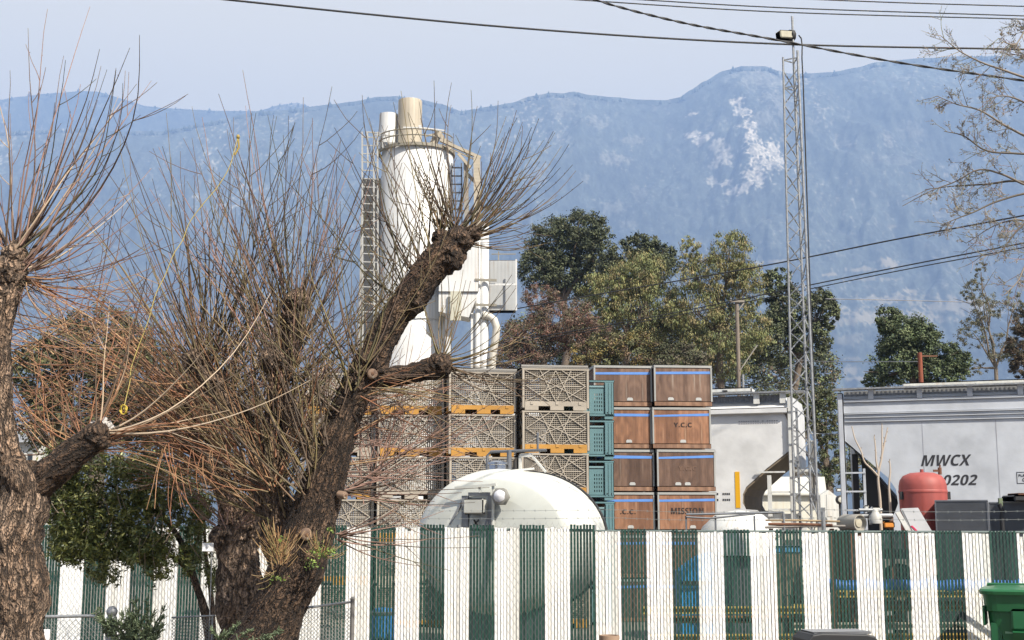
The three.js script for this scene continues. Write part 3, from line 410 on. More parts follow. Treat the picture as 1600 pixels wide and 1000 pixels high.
{
  // beige slatted plastic bins: four columns of six
  const w = 1.2, h = 0.742, d = 1.2;
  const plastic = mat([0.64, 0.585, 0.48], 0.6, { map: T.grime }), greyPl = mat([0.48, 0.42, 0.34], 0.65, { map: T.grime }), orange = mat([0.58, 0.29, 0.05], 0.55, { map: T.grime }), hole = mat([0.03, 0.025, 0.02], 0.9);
  const wallGeo = (() => {
    const mb = new MB(), W = w - 0.09, y0 = 0.16, y1 = h - 0.03, H = y1 - y0, nV = 29;
    for (let k = 0; k <= nV; k++) mb.box(-W / 2 + W * k / nV, y0 + H / 2, -0.012, 0.015, H, 0.02);
    for (let k = 0; k <= 16; k++) mb.box(0, y0 + H * k / 16, 0.004, W, k % 8 ? 0.008 : 0.018, 0.016);
    const q = [[-1, 0, 1, 1], [-1, 1, 1, 0], [-0.5, 0, 0, 1], [0, 1, 0.5, 0], [-0.5, 1, 0, 0], [0, 0, 0.5, 1], [-0.95, 0.5, -0.2, 1], [0.2, 1, 0.95, 0.5], [-0.95, 0.5, -0.2, 0], [0.2, 0, 0.95, 0.5]];
    q.forEach(([a, b, c, e], i) => mb.bar(V(a * W / 2, y0 + b * H, 0.018 + 0.0011 * i), V(c * W / 2, y0 + e * H, 0.018 + 0.0011 * i), 0.016, 0.014));
    return mb.geo();
  })();
  const make = (base, body) => {
    const g = thing('lattice_bin', 'x', 'plastic bin', [0, 0, 0], 0, 'stacked beige lattice bins');
    for (let k = 0; k < 4; k++) { const a = k * Math.PI / 2, m = new THREE.Mesh(wallGeo, body); m.name = 'lattice_wall'; m.position.set(Math.sin(a) * (d / 2 - 0.035), 0, Math.cos(a) * (d / 2 - 0.035)); m.rotation.y = a; m.castShadow = m.receiveShadow = true; g.add(m); }
    let mb;
    for (const sx of [-1, 1]) for (const sz of [-1, 1]) { mb = new MB(); mb.box(sx * (w / 2 - 0.025), h / 2 + 0.02, sz * (d / 2 - 0.025), 0.05, h - 0.045, 0.05, 0.008); mb.build('corner_post', body, g); }
    mb = new MB(); for (const z of [-1, 1]) mb.box(0, h - 0.014, z * (d / 2 - 0.02), w, 0.026, 0.045); for (const x of [-1, 1]) mb.box(x * (w / 2 - 0.02), h - 0.0145, 0, 0.045, 0.025, d - 0.09); mb.build('rim', body, g);
    mb = new MB(); for (const z of [-1, 1]) { const Z = z * (d / 2 - 0.035); mb.box(0, 0.118, Z, w - 0.1, 0.075, 0.06); for (const [x, ww] of [[-0.43, 0.24], [0.02, 0.24], [0.43, 0.24]]) mb.box(x, 0.045, Z, ww, 0.072, 0.06); } for (const x of [-1, 1]) mb.box(x * (w / 2 - 0.035), 0.1, 0, 0.06, 0.11, d - 0.14); for (const x of [-0.43, 0.43, 0.02]) { mb.box(x, 0.13, d / 2 - 0.001, 0.05, 0.05, 0.012); } mb.build('pallet_base', base, g);
    mb = new MB(); mb.box(0, 0.16, 0, w - 0.14, 0.02, d - 0.14); mb.build('floor', body, g);
    return g;
  };
  const D = 22.4, pitch = 0.745, ang = 8 * Math.PI / 180;
  const protos = {};
  const baseOf = [['o', 'b', 'o', 'b', 'o', 'b'], ['o', 'o', 'g', 'o', 'b', 'o'], ['o', 'o', 'o', 'o', 'b', 'o'], ['b', 'o', 'o', 'b', 'o', 'o']];
  const colNames = ['behind the leaning willow trunk', 'left of the white tank', 'above the white tank', 'beside the teal bins'];
  const XS = [522, 634, 747, 861];
  for (let c = 0; c < 4; c++) for (let r = 0; r < 6; r++) {
    const k = baseOf[c][r], label = `${k === 'o' ? 'orange' : 'beige'}-based lattice bin, ${ORD[r]} in column ${colNames[c]}`;
    const p = P(XS[c], 820, D + (c < 2 ? 0.35 : 0)), at = [p.x + rr(-0.015, 0.015), (5 - r) * pitch - (c === 2 ? 0.06 : c < 2 ? 0.04 : 0), p.z - d / 2];
    let g; if (!protos[k]) { g = protos[k] = make(k === 'o' ? orange : k === 'g' ? greyPl : plastic, plastic); g.userData.label = label; g.position.set(...at); g.rotation.y = ang; } else g = copy(protos[k], label, at, ang + rr(-0.01, 0.01));
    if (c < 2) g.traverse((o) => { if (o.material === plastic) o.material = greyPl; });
  }
  for (const [px, n] of [[747, 1.16], [861, 1.2]]) { const p = P(px, 820, D), b = thing('lid_board', px < 800 ? 'weathered grey board lying on the lattice bins above the white tank' : 'weathered grey board lying on the lattice bins beside the teal bins', 'lid', [p.x, 6 * pitch - (px < 800 ? 0.06 : 0), p.z - 0.6], ang); let mb = new MB(); mb.box(0, 0.012, 0, 1.22, 0.022, 1.2, 0.004); mb.build('sheet', grimy([0.36, 0.34, 0.31], 0.9), b); mb = new MB(); mb.box(0, 0.045, 0.55, 1.2, 0.04, 0.08, 0.004); mb.build('batten', grimy([0.40, 0.38, 0.35], 0.9), b); }
}
{
  // teal plastic bins: one column of six
  const w = 1.12, h = 0.71, d = 1.12, teal = mat([0.135, 0.265, 0.29], 0.55, { map: T.grime, bumpMap: T.bump, bumpScale: 0.002 }), tealHi = mat([0.26, 0.42, 0.45], 0.5, { map: T.grime });
  const wallG = (() => { const mb = new MB(), holes = []; for (const sx of [-1, 0, 1]) for (let i = 0; i < 5; i++) for (let j = 0; j < 5; j++) { const x = sx * 0.29 + (i - 2) * 0.042, y = 0.17 + j * 0.07; holes.push([[x - 0.008, y - 0.02], [x + 0.008, y - 0.02], [x + 0.008, y + 0.02], [x - 0.008, y + 0.02]]); } mb.extrude([[-w / 2 + 0.05, 0.1], [w / 2 - 0.05, 0.1], [w / 2 - 0.05, h - 0.13], [-w / 2 + 0.05, h - 0.13]], 0.025, holes); return mb.geo(); })();
  const g = thing('teal_bin', 'x', 'plastic bin', [0, 0, 0], 0, 'stacked teal plastic bins'); let mb;
  for (let k = 0; k < 4; k++) { const a = k * Math.PI / 2, m = new THREE.Mesh(wallG, teal); m.name = 'vented_wall'; m.position.set(Math.sin(a) * (d / 2 - 0.055), 0, Math.cos(a) * (d / 2 - 0.055)); m.rotation.y = a; m.castShadow = m.receiveShadow = true; g.add(m); }
  for (const sx of [-1, 1]) for (const sz of [-1, 1]) { mb = new MB(); mb.box(sx * (w / 2 - 0.095), h / 2 + 0.02, sz * (d / 2 - 0.02), 0.17, h - 0.07, 0.04, 0.008); mb.box(sx * (w / 2 - 0.02), h / 2 + 0.02, sz * (d / 2 - 0.14), 0.04, h - 0.07, 0.19, 0.008); for (const x of [0.04, 0.1, 0.16]) mb.box(sx * (w / 2 - x), h / 2 + 0.02, sz * (d / 2 + 0.004), 0.014, h - 0.14, 0.014); mb.build('corner_panel', teal, g); }
  mb = new MB(); for (const z of [-1, 1]) mb.box(0, h - 0.02, z * (d / 2 - 0.03), w + 0.01, 0.045, 0.07, 0.01); for (const x of [-1, 1]) mb.box(x * (w / 2 - 0.03), h - 0.0205, 0, 0.07, 0.044, d - 0.14); mb.build('rim', teal, g);
  for (const z of [-1, 1]) { mb = new MB(); mb.box(0, h - 0.115, z * (d / 2 - 0.035), w - 0.36, 0.05, 0.05, 0.01); mb.build('grip_ledge', tealHi, g); }
  mb = new MB(); for (const z of [-1, 1]) mb.box(0, 0.075, z * (d / 2 - 0.03), w, 0.05, 0.06, 0.01); for (const x of [-0.46, 0, 0.46]) mb.box(x, 0.027, 0, 0.16, 0.05, d - 0.02); mb.build('pallet_base', teal, g);
  mb = new MB(); for (const sx of [-1, 1]) for (const x of [0.05, 0.13]) mb.add(new THREE.SphereGeometry(0.012, 6, 4), new THREE.Matrix4().makeTranslation(sx * (w / 2 - x), 0.12, d / 2 + 0.004)); mb.build('bolt', M.dark, g, true);
  const D = 23.1, pitch = 0.727, p = P(908, 820, D);
  for (let r = 0; r < 6; r++) { const label = `teal vented bin, ${ORD[r]} in the column beside the plywood bins`, at = [p.x + rr(-0.012, 0.012), (5 - r) * pitch, p.z - d / 2], a = 0.10 + rr(-0.01, 0.01); if (!r) { g.userData.label = label; g.position.set(...at); g.rotation.y = a; } else copy(g, label, at, a); }
}

// ---------- elliptical water tank ----------
{
  const c = P(778, 843, 18.6), ang = -24 * Math.PI / 180, g = thing('water_tank', 'cream white elliptical tank with ladder and hatch just behind the fence', 'tank', [c.x, 0, c.z], ang);
  const paint = mat([0.80, 0.80, 0.73], 0.4, { map: T.grime }); let mb;
  const cy = c.y - 0.03, a = 1.3, b = 1.03, ax = new THREE.Matrix4().makeRotationX(Math.PI / 2).setPosition(0, cy, 0);   // lathe axis along +z, towards the viewer
  mb = new MB(); mb.M = ax; mb.lathe([[1, -1.0], [1, 0], [1, 0.02]], 64, a, b); mb.build('shell', paint, g);
  mb = new MB(); mb.M = ax; mb.lathe([[1.0, 0.02], [0.985, 0.07], [0.95, 0.13], [0.885, 0.19], [0.86, 0.205]], 64, a, b); mb.build('head_knuckle', paint, g);
  mb = new MB(); mb.M = ax; mb.lathe([[0.862, 0.205], [0.84, 0.215], [0.6, 0.265], [0.3, 0.29], [0, 0.30]], 64, a, b); mb.build('head', mat([0.76, 0.78, 0.72], 0.4, { map: T.grime }), g);
  mb = new MB(); mb.M = ax; mb.lathe([[1.001, -1.0], [0.9, -1.18], [0.5, -1.3], [0, -1.32]], 48, a, b); mb.build('rear_head', paint, g);
  mb = new MB(); mb.M = ax; mb.lathe([[1.0, -1.02], [1.02, -1.02], [1.02, -0.96], [1.0, -0.96]], 48, a, b); mb.build('rear_band', M.dark, g);
  for (const z of [-0.5, 0.0]) { mb = new MB(); mb.M = ax; mb.lathe([[1.0005, z - 0.012], [1.005, z - 0.006], [1.005, z + 0.006], [1.0005, z + 0.012]], 64, a, b); mb.build('weld_seam', paint, g); }
  // hatch and vent pipe on top
  mb = new MB(); mb.at(-0.12, cy + b - 0.06, -0.25); mb.lathe([[0.13, 0], [0.13, 0.13], [0.15, 0.14], [0.15, 0.17], [0.09, 0.20], [0, 0.20]], 24); mb.build('hatch', M.chrome, g);
  mb = new MB(); mb.tube([V(-0.36, cy + b - 0.15, -0.4), V(-0.36, cy + b + 0.22, -0.4), V(-0.30, cy + b + 0.28, -0.4), V(0.55, cy + b + 0.29, -0.5)], 0.022, 10); mb.tube([V(0.02, cy + b + 0.0, -0.35), V(0.02, cy + b + 0.29, -0.35)], 0.036, 12); mb.tube([V(0.42, cy + b + 0.29, -0.48), V(0.42, cy + b + 0.55, -0.48)], 0.018, 8); mb.build('vent_pipe', M.steelGray, g);
  mb = new MB(); mb.bar(V(0.13, cy + b - 0.05, -0.5), V(0.13, cy + b + 0.22, -0.5), 0.035); mb.bar(V(0.13, cy + b + 0.22, -0.5), V(0.31, cy + b + 0.22, -0.5), 0.05); mb.bar(V(0.31, cy + b + 0.22, -0.5), V(0.54, cy + b - 0.03, -0.5), 0.03); mb.bar(V(-0.05, cy + b - 0.03, -0.2), V(0.4, cy + b + 0.02, -0.4), 0.03); mb.build('bracket', M.white, g);
  // frame, box, lamp on the head
  const z = 0.34;
  mb = new MB(); mb.bar(V(-0.52, cy + 0.76, z), V(0.14, cy + 0.80, z + 0.02), 0.035); mb.bar(V(-0.14, cy + 0.8, z), V(-0.12, cy + 0.69, z), 0.03); mb.bar(V(0.08, cy + 0.8, z), V(0.08, cy - 0.8, z), 0.03); mb.build('pipe_frame', paint, g);
  mb = new MB(); for (const x of [-0.38, 0.03]) mb.box(x, cy + 0.2, z - 0.05, 0.11, 0.9, 0.03, 0.005); mb.box(-0.16, cy + 0.67, z - 0.05, 0.34, 0.05, 0.03); mb.box(-0.18, cy + 0.1, z - 0.05, 0.3, 0.05, 0.03); mb.bar(V(-0.4, cy + 0.62, z - 0.06), V(-0.78, cy + 0.02, z - 0.1), 0.03); mb.bar(V(-0.02, cy + 0.35, z - 0.06), V(-0.2, cy - 0.1, z - 0.06), 0.03); mb.build('ladder_frame', grimy([0.30, 0.31, 0.33], 0.6), g);
  mb = new MB(); mb.box(-0.18, cy + 0.5, z + 0.05, 0.31, 0.21, 0.12, 0.015); mb.build('control_box', paint, g);
  mb = new MB(); mb.bar(V(-0.32, cy + 0.39, z + 0.07), V(-0.02, cy + 0.405, z + 0.07), 0.02); mb.bar(V(-0.22, cy + 0.31, z), V(-0.16, cy + 0.22, z), 0.02); mb.bar(V(-0.14, cy + 0.31, z), V(-0.2, cy + 0.25, z), 0.02); mb.build('box_latch', M.dark, g);
  mb = new MB(); mb.M = new THREE.Matrix4().makeRotationX(Math.PI / 2 - 0.15).setPosition(0.23, cy + 0.62, z + 0.02); mb.lathe([[0, 0.0], [0.125, 0], [0.13, 0.1], [0.09, 0.12]], 6); mb.build('lamp_housing', grimy([0.28, 0.27, 0.24], 0.6), g);
  mb = new MB(); mb.M = new THREE.Matrix4().makeRotationX(Math.PI / 2 - 0.15).setPosition(0.235, cy + 0.62, z + 0.02); mb.lathe([[0.095, 0.105], [0.07, 0.14], [0, 0.15]], 20); mb.build('lamp_lens', mat([0.6, 0.6, 0.62], 0.2), g);
  mb = new MB(); for (const zz of [-0.1, -0.85]) mb.box(0, (cy - 0.75) / 2, zz, 1.5, cy - 0.75, 0.18); mb.build('saddle', M.steelGray, g);
}

// ---------- red vessel and yard clutter ----------
{
  const D = 20, p = P(1444.5, 820, D), k = mpp(D), g = thing('pressure_tank', 'faded red upright pressure tank with domed top beside grey steel boxes', 'tank', [p.x, 0, p.z]); let mb;
  const R = 36.5 * k, y = (py) => EYE + (820 - py) * k;
  mb = new MB(); mb.lathe([[0, y(860)], [R * 0.96, y(858)], [R * 0.985, y(800)], [R, y(772)], [R * 0.995, y(760)], [R * 0.94, y(751)], [R * 0.8, y(744)], [R * 0.5, y(739.5)], [0, y(738)]], 48); mb.build('shell', M.red, g);
  mb = new MB(); mb.lathe([[R * 1.012, y(771)], [R * 1.018, y(770)], [R * 1.018, y(767)], [R * 1.0, y(766)]], 48); mb.build('weld_band', M.red, g);
  mb = new MB(); mb.tube([V(-0.02, y(741), 0.06), V(-0.02, y(734), 0.06)], 0.028, 8); mb.build('fitting', M.red, g);
  mb = new MB(); mb.tube([V(0.28, y(742), 0), V(0.28, y(731), 0)], 0.03, 8); mb.bar(V(0.18, y(736), 0), V(0.30, y(736), 0), 0.035); mb.tube([V(0.28, y(732), 0), V(0.29, y(727), 0)], 0.012, 6); mb.build('valve', M.rust, g);
  for (const s of [-1, 1]) { mb = new MB(); mb.box(s * R * 1.0, y(775), 0.1, 0.05, 0.12, 0.05); mb.build('lifting_lug', M.dark, g); }
  mb = new MB(); for (const a of [0.6, 2.5, 4.7]) mb.box(Math.cos(a) * R * 0.85, y(858) / 2, Math.sin(a) * R * 0.85, 0.08, y(858), 0.08); mb.build('leg_frame', M.red, g);
  mb = new MB(); mb.bar(V(R * 0.95, y(800), 0.2), V(R * 0.82, y(840), 0.25), 0.05); mb.bar(V(R * 0.9, y(812), 0.2), V(R * 0.98, y(806), 0.2), 0.04); mb.build('strap', M.dark, g);
}
for (const [x0, x1, yt, D, label] of [[1480, 1559, 782, 19, 'flat grey steel box standing right of the red tank'], [1565, 1640, 785, 19.1, 'grey steel box under a black lid at the frame edge']]) {
  const a = P(x0, 820, D), b = P(x1, 820, D), k = mpp(D), h = EYE + (820 - yt) * k, g = thing('steel_box', label, 'steel box', [(a.x + b.x) / 2, 0, a.z - 0.4], -0.36), w = b.x - a.x; let mb;
  mb = new MB(); mb.box(0, h / 2, 0, w, h, 0.8, 0.01); mb.build('body', grimy([0.15, 0.155, 0.165], 0.35, { metalness: 0.5 }), g);
  mb = new MB(); mb.box(0, h - 0.006, 0.404, w, 0.02, 0.012); mb.box(-w / 2 + 0.01, h / 2, 0.404, 0.02, h - 0.05, 0.012); mb.box(w / 2 - 0.01, h / 2, 0.404, 0.02, h - 0.05, 0.012); mb.build('edge_trim', M.steelGray, g);
}
{
  const D = 18.8, p = P(1600, 785, D), g = thing('tool_tray', 'black tray with rust brown top lying on the right grey box', 'tray', [p.x + 0.08, EYE + 35 * mpp(19.1), p.z - 0.4]); let mb = new MB(); mb.box(0, 0.05, 0.3, 0.55, 0.09, 0.5, 0.02); mb.build('tray', M.black, g); mb = new MB(); mb.box(0.02, 0.11, 0.3, 0.44, 0.03, 0.4, 0.01); mb.build('cover', M.rust, g);
  const q = P(1560, 800, 19), h2 = thing('hose_reel', 'dark hose and fittings wedged between the two grey steel boxes', 'hose', [q.x, 0, q.z + 0.1]); mb = new MB(); mb.tube([V(0.01, 0.3, 0), V(0, q.y - 0.1, 0.02), V(0.02, q.y + 0.02, 0), V(-0.02, q.y + 0.12, 0)], 0.035, 8); mb.build('hose', M.black, h2); mb = new MB(); mb.box(0.0, q.y + 0.14, 0, 0.05, 0.12, 0.05); mb.build('fitting', grimy([0.2, 0.25, 0.15]), h2);
}
{
  // slanted sheet-metal panel, motors and pipes
  const D = 17.6, k = mpp(D); let g, mb, p;
  p = P(1428, 812, D); g = thing('metal_panel', 'bright ribbed sheet metal panel leaning over the clutter left of the red tank', 'panel', [p.x, 0, p.z]);
  mb = new MB(); const A = P(1407, 795, D), B = P(1432, 794, D + 0.15), C = P(1458, 838, D + 0.15), E = P(1427, 838, D); const L = (q) => V(q.x - p.x, q.y, q.z - p.z); { const a = L(A), b = L(B), c = L(C), e = L(E); mb.quad(e, c, b, a); const n = b.clone().sub(a).cross(e.clone().sub(a)).normalize().multiplyScalar(-0.03); mb.quad(a.clone().add(n), b.clone().add(n), c.clone().add(n), e.clone().add(n)); mb.build('sheet', grimy([0.55, 0.55, 0.55], 0.4, { metalness: 0.3 }), g); for (let i = 0; i <= 4; i++) { const r = new MB(); r.bar(a.clone().lerp(b, i / 4).add(V(0, 0, 0.012)), e.clone().lerp(c, i / 4).add(V(0, 0, 0.012)), 0.018, 0.02); r.build('rib', M.galv, g); } }
  mb = new MB(); mb.bar(L(P(1402, 800, D)), L(P(1424, 838, D)), 0.05, 0.06); mb.build('frame_edge', M.white, g);
  mb = new MB(); mb.bar(L(P(1424, 822, D - 0.1)), L(P(1438, 836, D - 0.1)), 0.06, 0.02); mb.build('red_strap', mat([0.6, 0.03, 0.10], 0.5), g);
  p = P(1336, 817, 17.4); g = thing('electric_motor', 'cylindrical motor with dusty open end lying above the fence top', 'motor', [p.x, p.y, p.z], 0.5);
  mb = new MB(); mb.M = new THREE.Matrix4().makeRotationX(Math.PI / 2); mb.lathe([[0.0, 0.06], [0.085, 0.06], [0.10, 0.10], [0.115, 0.10], [0.115, -0.2], [0.09, -0.26], [0, -0.26]], 24); mb.build('casing', grimy([0.42, 0.39, 0.33], 0.6), g);
  mb = new MB(); mb.M = new THREE.Matrix4().makeRotationX(Math.PI / 2); mb.lathe([[0.0, 0.055], [0.06, 0.056], [0.055, 0.075], [0, 0.08]], 16); mb.build('end_plate', grimy([0.55, 0.5, 0.38], 0.7), g);
  mb = new MB(); mb.box(0, -p.y / 2 - 0.06, -0.1, 0.3, p.y - 0.12, 0.3); mb.build('stand', M.rust, g);
  p = P(1366, 810, 17.8); g = thing('pump_assembly', 'grey and white pump fittings on a pipe rack beside the motor', 'pump', [p.x, 0, p.z]); const y = (q) => EYE + (820 - q) * mpp(17.8);
  mb = new MB(); mb.tube([V(-0.2, y(806), 0), V(0.25, y(806), 0)], 0.035, 10); mb.tube([V(-0.22, y(797), 0.05), V(0.1, y(797), 0.05)], 0.022, 8); mb.tube([V(-0.06, y(797), 0.03), V(-0.06, y(820), 0.03)], 0.02, 8); mb.build('pipe', M.galv, g);
  mb = new MB(); mb.at(-0.01, y(818), 0.1); mb.lathe([[0, 0], [0.085, 0], [0.085, 0.1], [0.06, 0.13], [0.03, 0.19], [0, 0.19]], 16); mb.build('pump_body', grimy([0.55, 0.54, 0.5], 0.5), g);
  mb = new MB(); mb.box(0.02, y(796), 0.02, 0.13, 0.07, 0.1, 0.02); mb.box(-0.11, y(795), 0.02, 0.07, 0.09, 0.08, 0.02); mb.build('valve_block', M.white, g);
  mb = new MB(); mb.box(0.16, y(820), 0.12, 0.15, 0.09, 0.08, 0.02); mb.build('orange_cover', mat([0.6, 0.22, 0.03], 0.6), g);
  mb = new MB(); for (const x of [-0.2, 0.24]) mb.box(x, y(808) / 2, -0.03, 0.05, y(808), 0.05); mb.build('rack_post', M.rust, g);
  // pipe rails above the fence in the middle
  p = P(1165, 805, 17.2); g = thing('pipe_rack', 'dark horizontal pipe rails on posts in front of the white railcar', 'pipe rack', [p.x, 0, p.z]); const yy = (q) => EYE + (820 - q) * mpp(17.2), xx = (q) => (q - 1165) * mpp(17.2);
  for (const [a, b, c, d2, r] of [[1072, 804, 1224, 801, 0.014], [1110, 810, 1180, 803, 0.012], [1072, 808, 1110, 810, 0.012]]) { mb = new MB(); mb.tube([V(xx(a), yy(b), 0), V(xx(c), yy(d2), 0)], r, 8); mb.build('rail', M.steelGray, g); }
  for (const x of [1072, 1118, 1179, 1223]) { mb = new MB(); mb.box(xx(x), yy(806) / 2, -0.02, 0.022, yy(806), 0.022); mb.build('post', M.steelGray, g); }
  p = P(1255, 815, 17.0); g = thing('pipe_bundle', 'rusty and tan pipes lying across the yard just above the fence', 'pipes', [p.x, 0, p.z]); const y3 = (q) => EYE + (820 - q) * mpp(17), x3 = (q) => (q - 1255) * mpp(17);
  for (const [a, b, c, d2, r, m] of [[1196, 813, 1312, 815, 0.013, grimy([0.42, 0.30, 0.17])], [1200, 819, 1300, 821, 0.02, M.rust], [1195, 824, 1320, 822, 0.016, grimy([0.3, 0.27, 0.24])], [1224, 800, 1225, 830, 0.016, M.galv], [1250, 806, 1249, 830, 0.012, M.dark]]) { mb = new MB(); const e = 0.02 * r * 40; mb.tube([V(x3(a), y3(b), e), V(x3((a + c) / 2), y3((b + d2) / 2) + 0.006, e), V(x3(c), y3(d2), e)], r, 8); mb.build('pipe', m, g); }
  for (const x of [1205, 1300]) { mb = new MB(); mb.box(x3(x), y3(826) / 2, -0.03, 0.05, y3(826), 0.05); mb.build('support', M.rust, g); }
  // low white fibreglass hull and shed
  p = P(1155, 815, 20); g = thing('white_cover', 'low rounded white fibreglass cover under the pipe rails', 'cover', [p.x, 0, p.z]); mb = new MB(); mb.at(0, 1.3, 0); mb.lathe([[1, 0], [0.99, 0.2], [0.85, 0.42], [0.55, 0.60], [0.2, 0.66], [0, 0.67]], 40, 0.66, 0.9); mb.build('hull', M.white, g); mb = new MB(); mb.box(0, 0.65, 0, 1.2, 1.3, 1.5, 0.03); mb.build('base', M.steelGray, g);
  mb = new MB(); mb.box(0.42, 1.3 + 0.28, 0.55, 0.10, 0.05, 0.3, 0.02); mb.build('hatch', M.cream, g);
}
{
  // white shed behind the tower foot
  const D = 39, k = mpp(D), p = P(1242, 800, D), g = thing('white_shed', 'small white shed with pale sloping roof between the two railcars', 'shed', [p.x, 0, p.z]); const x = (q) => (q - 1242) * k, y = (q) => EYE + (820 - q) * k; let mb;
  mb = new MB(); mb.box((x(1185) + x(1296)) / 2, y(770) / 2, -0.7, x(1296) - x(1185), y(770), 1.3); mb.build('wall', M.cream, g);
  mb = new MB(); mb.quad(V(x(1182), y(772), 0.08), V(x(1292), y(772), 0.08), V(x(1300), y(744), -0.75), V(x(1192), y(744), -0.75)); mb.quad(V(x(1192), y(744), -0.75), V(x(1300), y(744), -0.75), V(x(1292), y(772), -1.5), V(x(1182), y(772), -1.5)); mb.box((x(1182) + x(1292)) / 2, y(773), 0.08, x(1292) - x(1182), 0.05, 0.03); mb.build('roof', painted([0.62, 0.61, 0.55], 0.6), g);
  const q = P(1296, 800, 37), h = thing('meter_cabinet', 'narrow white cabinet with peaked top in front of the shed', 'cabinet', [q.x, 0, q.z]); const hx = 13.5 * mpp(37), hy = (v) => EYE + (820 - v) * mpp(37);
  mb = new MB(); mb.extrude([[-hx, 0], [hx * 1.1, 0], [hx * 1.1, hy(778)], [0, hy(766)], [-hx, hy(774)]], 0.35, [], new THREE.Matrix4().makeTranslation(0, 0, -0.35)); mb.build('body', M.white, h);
  mb = new MB(); mb.box(0, hy(790), 0.006, 0.14, hy(772) - hy(806), 0.012, 0.003); mb.build('door', M.white, h);
  const w = P(1313, 781, 36.5), o = thing('wheel_hub', 'cream round hub with dark rim hanging beside the white cabinet', 'hub', [w.x, w.y, w.z]); mb = new MB(); mb.M = new THREE.Matrix4().makeRotationX(Math.PI / 2); mb.lathe([[0.06, -0.05], [0.13, -0.05], [0.13, 0.03], [0.08, 0.05]], 20); mb.build('rim', M.black, o); mb = new MB(); mb.M = new THREE.Matrix4().makeRotationX(Math.PI / 2); mb.lathe([[0, 0.07], [0.07, 0.06], [0.085, 0.02]], 16); mb.build('hub_cap', M.cream, o); mb = new MB(); mb.box(0, -w.y / 2, -0.08, 0.05, w.y, 0.05); mb.build('post', M.dark, o); mb = new MB(); mb.box(-0.02, 0.28, -0.05, 0.14, 0.1, 0.1, 0.02); mb.build('bracket', M.white, o);
}
